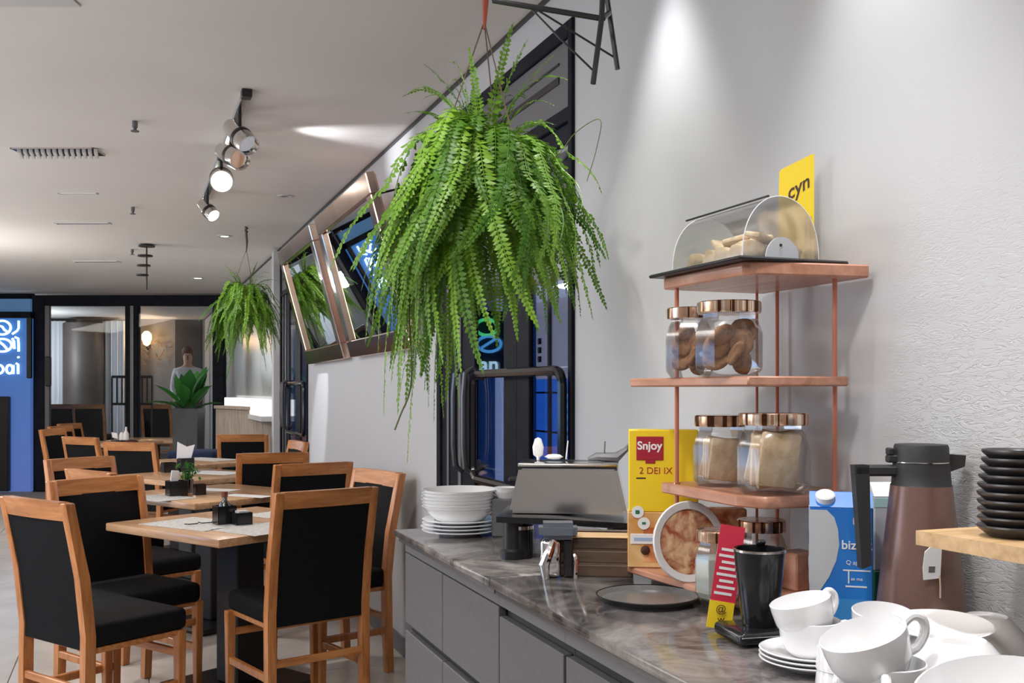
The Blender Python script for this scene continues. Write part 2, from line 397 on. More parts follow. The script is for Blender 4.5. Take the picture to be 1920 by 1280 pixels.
# ------------------------------------------------------------------ door in the right wall (folding glass door with grey header)
def door(idx, y0, y1, detail=True):
    dr = bpy.data.objects.new('door_%d' % idx, None); COL.objects.link(dr); dr.location = (XW, y0, 0); dr['kind'] = 'structure'
    wd = y1 - y0; tz = 2.2
    fr = MB()
    fr.box((-.012, 0, 0), (.036, .03, ZD), .003); fr.box((-.012, wd - .05, 0), (.036, wd, ZD), .003)
    fr.box((-.012, .03, ZD - .05), (.036, wd - .05, ZD), .003); fr.box((-.008, .03, tz - .035), (.036, wd - .05, tz + .01), .003)
    part('door_frame', fr, M['frame'], dr)
    hd = MB().box((.0, .03, tz + .01), (.03, wd - .05, ZD - .05), .002)
    part('header_panel', hd, M['grey_metal'], dr)
    part('header_slot', MB().box((-.004, .12, tz + .10), (.004, wd - .12, tz + .125), .001), M['black'], dr)
    part('header_slot', MB().box((-.004, .12, tz + .16), (.004, wd - .12, tz + .168), .001), M['black'], dr)
    for k, (a, g0, g1, b_) in enumerate(((.0, .03, .385, .50), (.50, .63, .97, 1.46))):
        sc_ = wd / 1.46; a, g0, g1, b_ = [min(max(q * sc_, .03), wd - .05) for q in (a, g0, g1, b_)]
        lf = MB()
        lf.box((.0, a, .02), (.018, g0 + .006, tz - .04), .003); lf.box((.0, g1, .02), (.018, b_, tz - .04), .003)
        lf.box((.0, g0, .02), (.018, g1, .30), .003); lf.box((.0, g0, tz - .10), (.018, g1, tz - .04), .003)
        leaf = part('door_leaf', lf, M['frame'], dr)
        part('pane', MB().box((.006, g0, .3), (.011, g1, tz - .1)), M['door_glass'], leaf)
        if k: part('fold_joint', MB().box((-.008, g1 + .16, .02), (.0, g1 + .19, tz - .04), .002).box((-.008, g1 + .33, .02), (.0, g1 + .35, tz - .04), .003), M['grey_metal'], leaf)
    # push bar loop over both leaves and two long pull handles
    def loop(ya, yb, za, zb, r_, x, rr, m=4):
        P_ = []
        for cy, cz_, a0 in ((yb - rr, zb - rr, 0), (ya + rr, zb - rr, 1), (ya + rr, za + rr, 2), (yb - rr, za + rr, 3)):
            for q in range(m + 1):
                an = (a0 + q / m) * PI / 2; P_.append((x, cy + rr * math.cos(an), cz_ + rr * math.sin(an)))
        return MB().tube(P_, r_, 8, True)
    part('push_bar', loop(.03, .90, .98, 1.385, .016, -.03, .05), M['black_gloss'], dr)
    part('bar_mount', MB().tube([(-.03, .30, 1.385), (.02, .30, 1.385)], .01, 8).tube([(-.03, .55, .98), (.02, .55, .98)], .01, 8), M['black'], dr)
    for (yy, x) in ((1.06, -.05), (.90, -.06)):
        yy *= wd / 1.46
        pts = [(.02, yy, 1.37), (x * .6, yy, 1.405), (x, yy, 1.39), (x - .008, yy, 1.30), (x - .008, yy, 1.10), (x, yy, 1.02), (x * .6, yy, 1.0), (.02, yy, 1.03)]
        part('door_handle', MB().tube(pts, .013, 10), mat('handle_grey', (.10, .10, .11), .25, .6) if 'handle_grey' not in bpy.data.materials else bpy.data.materials['handle_grey'], dr)
    return dr
door(1, D1[0], D1[1]); door(2, D2[0], D2[1])

# outside the doors: corridor with a blue-lit shopfront; pale panels and neon imitate reflections
struct('wall_outside', MB().box((3.6, -2, 2.29), (3.8, 21, 4)).box((3.6, -2, 0), (3.8, 5.5, 2.29)).box((3.6, 11.5, 0), (3.8, 21, 2.29)), M['wall'])  # grey upper part stands in for the ceiling reflected in the door glass
struct('wall_corridor', MB().box((1.335, 1.6, 0), (3.6, 1.8, ZC)), M['black_matt'])
sf = thing('shopfront', 'blue lit glass shopfront seen through the glass door', 'shopfront', (3.2, 5.6, 0))
part('sill', MB().box((0, 0, 0), (.1, 6, .45), .01), M['frame'], sf)
part('lintel', MB().box((0, 0, 2.2), (.1, 6, 2.29), .01), M['frame'], sf)
for k, yy in enumerate((.0, .9, 1.96, 2.97, 4.2, 5.0, 5.92)):
    part('mullion', MB().box((-.012, yy, .45), (.1, yy + .05, 2.2), .004), M['frame'], sf)
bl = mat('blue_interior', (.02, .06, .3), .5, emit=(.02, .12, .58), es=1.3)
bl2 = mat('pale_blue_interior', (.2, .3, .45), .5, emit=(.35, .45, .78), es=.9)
bl3 = mat('pale_reflection', (.2, .22, .28), .5, emit=(.27, .27, .35), es=1.3)  # glow stands in for the pale room reflected in the door glass
bl4 = mat('bluish_reflection', (.2, .22, .28), .5, emit=(.32, .38, .55), es=1.35)  # bluer top strip of the same painted reflection
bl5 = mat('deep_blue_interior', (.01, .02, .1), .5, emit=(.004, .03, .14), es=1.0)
part('glow_panel', MB().box((.01, 1.1, .45), (.16, 2.30, 1.42)), bl, sf)
part('glow_panel', MB().box((.01, 1.1, 1.42), (.16, 2.30, 2.06)), bl3, sf)
part('glow_panel', MB().box((.01, 1.1, 2.06), (.16, 2.30, 2.24)), bl4, sf)
part('glow_panel', MB().box((.01, 2.30, .45), (.16, 2.95, 2.24)), bl5, sf)
part('glow_panel', MB().box((.01, 3.05, .45), (.16, 3.32, 2.24)), bl2, sf)
part('glow_panel', MB().box((.01, 3.32, .45), (.16, 4.2, 2.24)), bl5, sf)
part('glow_panel', MB().box((.01, 4.2, .45), (.16, 5.95, 1.6)), bl, sf)
for k in range(3): part('small_notice', MB().box((-.002, 2.18, 1.56 + k * .075), (.009, 2.24, 1.61 + k * .075), .002), M['frame'], sf)
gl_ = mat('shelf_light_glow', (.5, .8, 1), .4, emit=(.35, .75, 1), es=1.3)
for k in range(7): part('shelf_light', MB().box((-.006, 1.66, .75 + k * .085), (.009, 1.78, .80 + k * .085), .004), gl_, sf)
for z in (.72, .98, 1.30): part('shelf_board', MB().box((.0, 1.15, z), (.009, 2.28, z + .015)), M['frame'], sf)
# neon reflection in the door glass, modelled as tubes hanging in the corridor
pn = W(912, 640, 8.2); ns = thing('neon_reflection', 'neon sign reflection with green ring and blue letters, modelled behind the door glass', 'sign', pn, ROTC)
def ring(rx, rz, n=28): return [(rx * math.cos(2 * PI * i / n), 0, rz * math.sin(2 * PI * i / n)) for i in range(n)]
part('backing', MB().box((-.13, .03, -.26), (.18, .05, .25), .01), mat('sign_backing', (.01, .03, .05), .5), ns)
part('green_ring', MB().tube(ring(.085, .065), .013, 8, True, Matrix.Translation((0, 0, .115))), M['neon_green'], ns)
part('blue_ring', MB().tube(ring(.095, .062), .012, 8, True, Matrix.Translation((.02, 0, -.02))), M['neon_blue'], ns)
part('slash', MB().tube([(-.04, 0, -.05), (.07, 0, .02)], .011, 8), M['neon_blue'], ns)
lm = link('lettering', text_mesh('lettering', 'an', .17, M['neon'], .004, bold=.004), ns, (.02, 0, -.19), (PI / 2, 0, 0))
part('hanging_rod', MB().tube([(0, .04, .25), (0, .04, 2.61 - pn.z)], .006, 6), M['black'], ns)

# ------------------------------------------------------------------ mirror cladding beyond the second door
mc = thing('mirror_cladding', 'tall wall mirror panels beyond the farthest black door', 'mirror', (XW, YM + .06, 0))
pw = [0, 1.35, 2.7, 4.1]
for a, b_ in zip(pw, pw[1:]):
    part('mirror_panel', MB().box((-.012, a + .006, 1.27), (-.002, b_ - .006, ZC - .03)), M['pale_mirror'], mc)
part('edge_post', MB().box((-.07, -.06, .02), (-.001, .05, ZC - .03), .005), M['wall'], mc)
sl = thing('lit_ledge', 'bright white lit ledge under the wall mirror panels', 'ledge', (XW, YM + .15, 0))
part('ledge_body', MB().box((-.16, 0, 1.04), (-.002, 3.9, 1.09), .004), M['wall'], sl)
part('light_strip', MB().box((-.15, .02, 1.092), (-.03, 3.85, 1.24), .004), M['litsill'], sl)

# ------------------------------------------------------------------ far glass front and the room behind it
DF = 13.4
ff = MB()
fbox(ff, 58, 553, 84, 921, DF, .12, .01); fbox(ff, 234, 572, 258, 921, DF, .12, .01); fbox(ff, 398, 572, 420, 921, DF, .12, .01)
fbox(ff, -60, 549, 58, 560, DF, .12, .01); fbox(ff, 84, 553, 440, 573, DF, .12, .01)
w1 = struct('window_1', ff, M['frame'])
for a, b_ in ((84, 234), (258, 398)):
    part('pane', fbox(MB(), a, 573, b_, 905, DF + .03, .01), M['glass'], w1)
    part('bottom_rail', fbox(MB(), a, 903, b_, 920, DF, .06, .005), M['frame'], w1)
part('inner_frame', fbox(fbox(MB(), 84, 573, 92, 905, DF, .06), 244, 573, 250, 905, DF - .02, .02), M['grey_metal'], w1)
part('closer_box', fbox(MB(), 84, 668, 94, 724, DF - .04, .05, .01), M['black'], w1)
struct('wall_front', fbox(MB(), -560, 549, -60, 921, DF, .12, 0, .01), M['frame'])
# blue lit panel left of it
sb = mat('sign_blue', (.02, .1, .3), .4); b = sb.node_tree.nodes['Principled BSDF']
nt = sb.node_tree; N = nt.nodes; L = nt.links
tc = N.new('ShaderNodeTexCoord'); sp = N.new('ShaderNodeSeparateXYZ'); mr = N.new('ShaderNodeMapRange'); mr.inputs[1].default_value = 0; mr.inputs[2].default_value = 1
L.new(tc.outputs['Generated'], sp.inputs[0]); L.new(sp.outputs['Z'], mr.inputs[0])
r = N.new('ShaderNodeValToRGB'); r.color_ramp.elements[0].color = (.085, .12, .36, 1); r.color_ramp.elements[1].color = (.035, .12, .34, 1)
L.new(mr.outputs[0], r.inputs[0]); L.new(r.outputs[0], b.inputs['Emission Color']); b.inputs['Emission Strength'].default_value = .85
o = part('lit_panel', fbox(MB(), -60, 596, 57, 921, DF - .1, .08), sb)
bs = thing('blue_sign', 'blue lit shop sign with white neon lettering at the far left', 'sign', (0, 0, 0))
o.parent = bs
part('top_band', fbox(MB(), -60, 560, 57, 584, DF - .05, .05), mat('blue_band', (.08, .17, .3), .5, emit=(.04, .10, .20), es=.8), bs)
part('dark_band', fbox(MB(), -60, 584, 57, 596, DF - .12, .1), M['frame'], bs)
part('speaker_column', fbox(MB(), 49, 594, 58, 709, DF - .14, .05, .01), M['black'], bs)
part('dark_cabinet', fbox(MB(), -60, 743, 15, 921, DF - .2, .08, .01), M['black'], bs)
def neon(pts, r=.016):
    P_ = [W(x, y, DF - .13) for x, y in pts]
    return MB().tube(P_, r, 6)
def arc(cx, cy, rx, ry, a0, a1, n=16): return [(cx + rx * math.cos(a0 + (a1 - a0) * i / n), cy + ry * math.sin(a0 + (a1 - a0) * i / n)) for i in range(n + 1)]
for pts in (arc(4, 614, 16, 13, -PI * .7, PI * .7), [(0, 611), (4, 612), (8, 618), (14, 622)], [(35, 601), (35, 615), (32, 620), (23, 626)],
            arc(4, 647, 18, 12, -PI * .7, PI * .7), [(-2, 640), (6, 646), (14, 655)], [(28, 632), (34, 634), (35, 646), (35, 659)], [(34, 668), (35, 671)],
            [(23, 634), (26, 640), (27, 654)],
            arc(-2, 692, 8, 8, -PI * .6, PI * .6), arc(18, 692, 6, 8, 0, 2 * PI), [(25, 684), (25, 701)], [(30, 681), (34, 683), (34, 701)]):
    part('neon_stroke', neon(pts), M['neon'], bs)

# far room
df = 18.2
fw = fbox(MB(), -120, 520, 470, 925, df, .15); struct('wall_far', fw, M['grey_panel'])
fr_ = thing('curtain', 'pale floor length curtain left of the dark column in the far room', 'curtain')
pts = []
def curtain(px0, px1, d, waves):
    mb = MB(); n = 40; prev = None
    a = W(px0, 0, d); b2 = W(px1, 0, d); fwd = Vector((SA, CA, 0))
    for i in range(n + 1):
        t = i / n; p = a.lerp(b2, t) + fwd * .05 * math.sin(t * waves * 2 * PI); 
        lo = mb.bm.verts.new((p.x, p.y, .05)); hi = mb.bm.verts.new((p.x, p.y, 2.55))
        if prev: mb.bm.faces.new((prev[0], lo, hi, prev[1]))
        prev = (lo, hi)
    return mb
o = part('drape', curtain(78, 124, df - .4, 5), M['curtain'], fr_)
fr2 = thing('curtain', 'pale floor length curtain right of the dark column in the far room', 'curtain')
part('drape', curtain(192, 236, df - .4, 4), M['curtain'], fr2)
c = W(157, 0, df - .5)
col = MB().lathe([(.0, .02), (.34, .02), (.34, 2.5), (0, 2.5)], 36)
o = part('column', col, M['brown_d'], None, (c.x, c.y, 0)); tag(o, 'round dark brown column in the far room', 'column')
# dark doorway and lamp in far room
part('doorway', fbox(MB(), 328, 600, 378, 900, df - .02, .03, .01), M['black_matt'], bpy.data.objects['wall_far'])
lp = thing('wall_lamp', 'glowing warm wall lamp with leafy branches in the far room', 'lamp', W(275, 635, df - .2), ROTC)
part('bulb', MB().lathe([(0, -.13), (.05, -.10), (.085, 0), (.08, .08), (.04, .13), (0, .14)], 20), M['warm'], lp)
part('bracket', MB().tube([(0, .18, -.1), (0, .05, -.2), (0, 0, -.13)], .012, 6), M['black'], lp)
br = MB()
for k in range(26):
    a = random.uniform(0, 2 * PI); r0 = random.uniform(.1, .34)
    p = Vector((r0 * math.cos(a) + .08, .05, r0 * .9 * math.sin(a) - .12)); q = p + Vector((random.uniform(-.09, .09), random.uniform(-.03, .03), random.uniform(-.12, .03)))
    br.tube([p, (p + q) / 2 + Vector((.01, 0, .015)), q], .006, 4)
    for m_ in range(2):
        u = q + Vector((random.uniform(-.03, .03), -.01, random.uniform(-.03, .03)))
        br.poly([u, u + Vector((.03, 0, .012)), u + Vector((.05, .004, 0)), u + Vector((.03, 0, -.012))])
part('branches', br, mat('dry_branch', (.25, .16, .09), .7), lp)
light('POINT', W(275, 635, df - .45), (0, 0, 0), 7, (1, .6, .3), shadow_soft_size=.06)
light('POINT', WZ(30, df - 1.9, 1.9), (0, 0, 0), 80, (.86, .93, 1), shadow_soft_size=.15)  # unseen fill light added behind the sign to brighten the far room
# railing
rl = thing('railing', 'black upright slatted rail behind the far glass front', 'railing')
R0, R1 = W(210, 0, 14.2), W(285, 0, 14.2)
def seg(p, q, z0, z1, r): return MB().tube([(p.x, p.y, z0), (q.x, q.y, z1)], r, 6)
part('top_rail', seg(R0, R1, 1.52, 1.52, .022), M['black'], rl); part('bottom_rail', seg(R0, R1, 1.14, 1.14, .02), M['black'], rl)
for k in range(9):
    p = R0.lerp(R1, k / 8); part('slat', seg(p, p, 0 if k in (0, 8) else 1.14, 1.52, .014), M['black'], rl)
# ------------------------------------------------------------------ chairs
def make_chair(label):
    t = thing('dining_chair', label, 'chair')
    wd = .45; hx = wd / 2
    path = [(-.195, 0), (-.185, .22), (-.182, .45), (-.205, .66), (-.262, .93)]
    def band(th):
        f_ = [(y - th / 2, z) for y, z in path]; g_ = [(y + th / 2, z) for y, z in path[::-1]]
        return f_ + g_
    for s in (-1, 1):
        mb = MB(); x0 = s * hx; x1 = s * (hx - .036)
        mb.prism(band(.04), min(x0, x1), max(x0, x1), 'x')
        bmesh.ops.bevel(mb.bm, geom=list(mb.bm.edges), offset=.004, segments=1, affect='EDGES')
        part('leg', mb, M['wood'], t, label=None)
        mb = MB(); xa = s * (hx - .012)
        mb.prism([(xa - .019, .175), (xa + .019, .175), (xa + .019, .213), (xa - .019, .213)], .0, .405, 'z')
        for v in mb.bm.verts:
            if v.co.z < .01: v.co.x = xa + (v.co.x - xa) * .72; v.co.y = .194 + (v.co.y - .194) * .72
        bmesh.ops.bevel(mb.bm, geom=list(mb.bm.edges), offset=.003, segments=1, affect='EDGES')
        part('leg', mb, M['wood'], t)
        part('stretcher', MB().box((xa - .011, -.18, .185), (xa + .011, .18, .215), .003), M['wood'], t)
    # slightly bowed top rail
    mb = MB(); n = 8; A = []
    for i in range(n + 1):
        x = -hx + .034 + (wd - .068) * i / n; bow = .010 * (1 - (2 * i / n - 1) ** 2)
        A.append([mb.bm.verts.new((x, y + o_, z)) for y, z, o_ in ((-.243 - .02 - bow, .865, 0), (-.262 - .02 - bow, .932, 0), (-.262 + .016 - bow, .932, 0), (-.243 + .016 - bow, .865, 0))])
    for a_, b_ in zip(A, A[1:]):
        for k in range(4): mb.bm.faces.new((a_[k], a_[(k + 1) % 4], b_[(k + 1) % 4], b_[k]))
    mb.bm.faces.new(A[0]); mb.bm.faces.new(A[-1][::-1])
    part('top_rail', mb, M['wood_h'], t)
    part('rear_stretcher', MB().box((-hx + .03, -.20, .24), (hx - .03, -.182, .27), .003), M['wood_h'], t)
    part('front_stretcher', MB().box((-hx + .03, .185, .30), (hx - .03, .203, .33), .003), M['wood_h'], t)
    part('seat_frame', MB().box((-hx + .02, -.17, .385), (hx - .005, .20, .405), .003), M['wood_h'], t)
    # padded backrest follows the rake
    mb = MB(); rows = []
    zs = [.40, .45, .52, .60, .68, .76, .82, .868]
    for z in zs:
        for (ya, za), (yb, zb) in zip(path, path[1:]):
            if za <= z <= zb: yc = ya + (yb - ya) * (z - za) / (zb - za)
        row = []
        for i in range(7):
            u = i / 6; x = -hx + .035 + (wd - .07) * u
            bul = (1 - (2 * u - 1) ** 4) * (1 if zs[0] < z < zs[-1] else .3)
            row.append((x, yc, .010 + .010 * bul))
        rows.append((z, row))
    FV = [[mb.bm.verts.new((x, y + h, z)) for x, y, h in r_] for z, r_ in rows]
    BV = [[mb.bm.verts.new((x, y - .012 - h * .25, z)) for x, y, h in r_] for z, r_ in rows]
    for V_, fl_ in ((FV, 1), (BV, 0)):
        for i in range(len(V_) - 1):
            for j in range(6): mb.bm.faces.new((V_[i][j], V_[i][j + 1], V_[i + 1][j + 1], V_[i + 1][j]))
    for i in range(len(FV) - 1):
        mb.bm.faces.new((FV[i][0], FV[i + 1][0], BV[i + 1][0], BV[i][0])); mb.bm.faces.new((FV[i][6], FV[i + 1][6], BV[i + 1][6], BV[i][6]))
    for j in range(6):
        mb.bm.faces.new((FV[0][j], FV[0][j + 1], BV[0][j + 1], BV[0][j])); mb.bm.faces.new((FV[-1][j], FV[-1][j + 1], BV[-1][j + 1], BV[-1][j]))
    part('backrest', mb, M['black_cloth'], t)
    mb = MB().box((-hx + .01, -.178, .405), (hx - .0, .225, .485), .022, seg=3)
    for v in mb.bm.verts:
        if v.co.z > .46: v.co.z += .012 * (1 - (v.co.x / hx) ** 2)
    part('seat', mb, M['black_cloth'], t)
    return t

chair0 = None
def chair(px, py, th, label, d=None, dz=0, sc=1, group='dining chairs around the tables'):
    global chair0
    d = d or (CAMZ - .93) * F / (py - HZ)
    p = W(px, 0, d); th = math.radians(th); rz = th - YAW
    fwd = Vector((-math.sin(rz), math.cos(rz), 0)); loc = Vector((p.x, p.y, dz)) + fwd * .262 * sc
    if chair0 is None:
        chair0 = make_chair(label); chair0['group'] = group; o_ = chair0; o_.location = loc; o_.rotation_euler = (0, 0, rz)
    else:
        o_ = dup(chair0, loc, rz, label, group)
    if sc != 1: o_.scale = (sc, sc, sc)
    return o_
chair(66, 936, -36, 'nearest chair on the left, cut by the left picture edge')
chair(614, 918, 38, 'chair with its black back to the viewer standing nearest to the grey counter')
chair(710, 882, 128, 'chair between the white wall and the nearest table, partly behind the front right chair')
chair(180, 896, -128, 'chair on the left of the nearest table, its padded front turned to the viewer')
chair(589, 868, 34, 'chair at the second table, its top rail just above the front right chair')
chair(168, 882, -40, 'chair whose reddish top rail shows just above the left chair of the nearest table')
chair(150, 858, -122, 'chair at the left of the second table, pale top rail behind the reddish rail')
chair(512, 850, 20, 'chair with wide dark back right of the herb pot', d=6.4)
chair(560, 828, 118, 'pale framed chair standing next to the white wall under the first framed mirror', d=7.9)
chair(455, 813, 8, 'chair with back fully framed in front of the slatted wooden bench', d=9.1)
chair(243, 829, -14, 'chair with dark back left of the black napkin holder with white napkin')
chair(150, 826, -30, 'chair at the third table, only its pale rail left of the dark backed chair shows', d=8.6)
chair(98, 800, -96, 'first of three chairs seen side-on by the dark glass front post', d=10.4)
chair(113, 795, -98, 'middle of three chairs seen side-on by the dark glass front post', d=11.3)
chair(130, 790, -100, 'farthest of three chairs seen side-on by the dark glass front post', d=12.2)
# ------------------------------------------------------------------ tables
def make_table(label):
    t = thing('dining_table', label, 'table')
    part('tabletop', MB().box((-.41, -.41, .705), (.41, .41, .74), .006, seg=2), M['top'], t)
    part('pedestal', MB().box((-.075, -.075, .03), (.075, .075, .69), .006), M['black_matt'], t)
    part('mounting_plate', MB().box((-.2, -.2, .69), (.2, .2, .705)), M['black'], t)
    part('base', MB().box((-.26, -.26, 0), (.26, .26, .03), .012), M['black'], t)
    return t
trot = math.radians(-38) - YAW
TW = [(.47, 4.67), (.46, 6.03), (.43, 7.38), (.42, 8.74)]
tl = ['nearest wooden pedestal table with grey placemats and black holders', 'second wooden table holding the herb pot', 'third wooden table with white papers and napkin holder', 'fourth wooden table in front of the wooden bench']
T = []
for (x, y), l in zip(TW, tl):
    if not T: T.append(make_table(l)); T[0].location = (x, y, 0); T[0].rotation_euler = (0, 0, trot); T[0]['group'] = 'dining tables'
    else: T.append(dup(T[0], (x, y, 0), trot, l, 'dining tables'))
T.append(dup(T[0], WZ(215, 11.4, 0), 0 - YAW, 'far wooden table by the glass front with condiment bottles on it', 'dining tables'))
T.append(dup(T[0], WZ(285, 12.3, 0), 0 - YAW, 'farthest wooden table in front of the glass front', 'dining tables'))
# chairs and tables of the far room (on a raised floor)
rf = MB(); cc = W(185, 0, 16.1)
rf.box((-2.6, -2.3, 0), (2.6, 2.3, .2), 0, Matrix.Translation((cc.x, cc.y, 0)) @ Matrix.Rotation(ROTC, 4, 'Z'))
struct('floor_platform', rf, M['brown_d'])
for px, th, l in ((110, 3, 'dark chair in the far room, left of three seen through the glass front'), (166, 5, 'dark chair in the far room below the brown column'), (292, -4, 'dark chair in the far room right of the slatted railing')):
    chair(px, 759, th, l, d=14.6, dz=.2, group='chairs in the far room')

# things on tables
def on_table(px, d, name, parts, label, cat, rz=0, group=None, z=.74):
    t = thing(name, label, cat, WZ(px, d, z), rz, group)
    for n_, mb, m in parts: part(n_, mb, m, t)
    return t
def holder_parts(w_, dp, h):
    mb = MB(); mb.box((-w_, -dp, 0), (w_, dp, .004)); 
    for (a, b_, c_, e_) in ((-w_, w_, -dp, -dp + .004), (-w_, w_, dp - .004, dp), (-w_, -w_ + .004, -dp, dp), (w_ - .004, w_, -dp, dp)): mb.box((a, c_, .0), (b_, e_, h), .001)
    return mb
def holder(px, d, w_, h, label, contents='packets', rz=.3, group='black table holders'):
    ps = [('box', holder_parts(w_, w_ * .8, h), M['black_gloss'])]
    t = on_table(px, d, 'condiment_holder', ps, label, 'holder', rz, group)
    return t
holder(421, 4.42, .042, .082, 'taller black box holder with bottle on the nearest table')
holder(454, 4.40, .036, .055, 'lower black box holder full of packets on the nearest table, right of the taller holder')
t = on_table(421, 4.42, 'sauce_bottle', [('body', MB().lathe([(0, .005), (.024, .005), (.026, .01), (.026, .085), (.012, .105), (.011, .12), (0, .12)], 18), M['smoke']),
    ('cap', MB().lathe([(0, .12), (.014, .12), (.014, .142), (0, .142)], 14), mat('brown_cap', (.2, .05, .03), .4))], 'small brown capped sauce bottle standing in the taller black holder on the nearest table', 'bottle')
pk = MB().box((-.024, -.0015, .006), (.024, .0015, .062), .0005).mesh('packet', M['paper'])
for k in range(5):
    o = link('sugar_packet', pk, None, WZ(454, 4.40, .74) + Vector((.0, 0, 0)) + Vector((math.cos(1.87) * (k - 2) * .009, math.sin(1.87) * (k - 2) * .009, 0)), (0, 0, .3)); tag(o, 'white sugar packet in the lower black holder on the nearest table', 'packet', 'sugar packets in the nearest table holder')
def placemat(px, d, rz, label, m='news', w_=.21, h_=.15, z=.7405):
    o = part('placemat', MB().box((-w_, -h_, 0), (w_, h_, .002), .0008), M[m], None, WZ(px, d, z), (0, 0, trot + rz)); tag(o, label, 'placemat'); return o
placemat(372, 4.42, .1, 'grey printed placemat on the left of the nearest table')
placemat(512, 4.30, PI / 2, 'grey printed placemat on the front right of the nearest table')
placemat(545, 4.72, .05, 'grey printed placemat at the back right of the nearest table', w_=.19, h_=.13)
gl = MB().tube([(-.06, 0, .006), (-.05, -.025, .006), (-.01, -.02, .006), (0, 0, .008), (.01, -.02, .006), (.05, -.025, .006), (.06, 0, .006)], .0025, 6)
o = part('spectacles', gl, M['black'], None, WZ(372, 4.40, .7425), (0, 0, .3)); tag(o, 'dark wire spectacles lying on the nearest table', 'spectacles')
# second table: herb pot, holder, papers
hp = on_table(352, 5.78, 'herb_pot', [('pot', MB().lathe([(0, 0), (.026, 0), (.034, .075), (.031, .075), (.025, .01), (0, .01)], 18), M['smoke'])], 'small glass pot with bushy green herb on the second table', 'plant')
hb = MB()
for k in range(120):
    a = random.uniform(0, 2 * PI); rr = random.uniform(0, .07); z0 = random.uniform(.08, .17); c0 = Vector((rr * math.cos(a), rr * math.sin(a), z0))
    dx = Vector((random.uniform(-1, 1), random.uniform(-1, 1), random.uniform(-.4, .8))).normalized() * .016; sd = dx.cross(Vector((0, 0, 1))).normalized() * .009
    hb.poly([c0 - dx, c0 + sd, c0 + dx, c0 - sd])
part('foliage', hb, M['herb'], hp)
st_ = MB()
for k in range(7): st_.tube([(0.012 * math.cos(k), .012 * math.sin(k), .01), (.03 * math.cos(k), .03 * math.sin(k), .13)], .0025, 5)
part('stems', st_, M['herb'], hp)
holder(331, 5.62, .05, .085, 'black box holder left of the herb pot on the second table')
holder(374, 5.68, .03, .06, 'small black holder right of the herb pot on the second table')
o = part('napkin_bundle', MB().box((-.022, -.005, .01), (.022, .005, .14), .003), M['paper'], None, WZ(324, 5.62, .74), (.0, .1, .3)); tag(o, 'upright white napkins in the black holder beside the herb pot', 'napkin')
placemat(400, 5.95, .3, 'white folded paper on the back of the second table', 'paper', .15, .06)
placemat(465, 5.6, .2, 'cream menu folder on the right of the second table', 'paper', .14, .05)
placemat(300, 5.5, 0, 'pale printed placemat on the left of the second table', 'news', .17, .12)
# third and fourth tables
holder(348, 7.3, .05, .10, 'black napkin holder on the third table below the white napkin')
holder(316, 7.25, .045, .07, 'low black holder on the left of the third table')
o = part('napkin_bundle', MB().prism([(-.05, .0), (.05, .0), (.075, .10), (.02, .085), (-.045, .12)], -.012, .012, 'y'), M['paper'], None, WZ(345, 7.3, .835), (0, 0, -.2)); tag(o, 'fan of white napkins standing up in the third table napkin holder', 'napkin')
placemat(400, 7.2, .2, 'white newspaper spread on the third table', 'paper', .22, .12)
placemat(390, 8.6, .1, 'printed paper sheet on the fourth table', 'news', .25, .14)
# far table condiments
cb = on_table(228, 11.35, 'condiment_caddy', [('tray', MB().box((-.1, -.06, 0), (.1, .06, .035), .008), M['smoke']),
    ('bottle', MB().lathe([(0, .02), (.03, .02), (.032, .1), (.012, .14), (.012, .18), (0, .18)], 14, Matrix.Translation((.05, 0, 0))), M['paper']),
    ('bottle', MB().lathe([(0, .02), (.025, .02), (.025, .09), (.01, .12), (0, .12)], 14, Matrix.Translation((-.0, 0, 0))), M['paper']),
    ('napkin', MB().prism([(-.1, .06), (-.04, .05), (-.05, .11), (-.11, .12)], -.01, .01, 'y'), M['paper'])], 'far white bottles and caddy standing by the far glass front', 'caddy', ROTC)
o = part('bun_basket', MB().lathe([(0, 0), (.05, 0), (.06, .03), (.04, .045), (0, .05)], 16, sx=1.2), M['ink'], None, WZ(247, 11.1, .74), (0, 0, ROTC)); tag(o, 'small round brown bowl right of the far condiment bottles', 'bowl')

# ------------------------------------------------------------------ tall planter with broad leaves
pl = thing('potted_plant', 'broad leaved green plant in a tall grey planter by the glass front', 'plant', WZ(354, 11.2, 0), ROTC)
part('planter', MB().lathe([(0, 0), (.15, 0), (.2, 1.13), (.18, 1.13), (.17, 1.08), (0, 1.08)], 4, ang=PI / 4), M['planter'], pl)
for k in range(5):
    part('plank', MB().box((-.135 + k * .056, -.155, .03), (-.135 + k * .056 + .045, -.145, 1.08), .003, Matrix.Rotation(-.03, 4, 'X')), M['planter'], pl)
part('soil', MB().lathe([(0, 1.09), (.16, 1.085)], 4, ang=PI / 4), M['soil'], pl)
def broad_leaf(L_, w_, droop, lift):
    mb = MB(); n = 10; prev = None
    for i in range(n + 1):
        t = i / n; r_ = L_ * t * math.cos(lift) ; z = L_ * (math.sin(lift) * t - droop * t * t)
        wd = w_ * (math.sin(PI * min(1, max(0, (t - .22) / .78)) ** .8) if t > .22 else 0) + .006
        v = [mb.bm.verts.new((-wd, r_, z + wd * .35)), mb.bm.verts.new((-wd * .5, r_, z + wd * .08)), mb.bm.verts.new((0, r_, z)), mb.bm.verts.new((wd * .5, r_, z + wd * .08)), mb.bm.verts.new((wd, r_, z + wd * .35))]
        if prev:
            for q in range(4): mb.bm.faces.new((prev[q], prev[q + 1], v[q + 1], v[q]))
        prev = v
    return mb.mesh('leaf', M['leaf2'])
lv = [broad_leaf(.60, .085, .10, 1.2), broad_leaf(.60, .075, .22, .85), broad_leaf(.55, .065, .30, .55)]
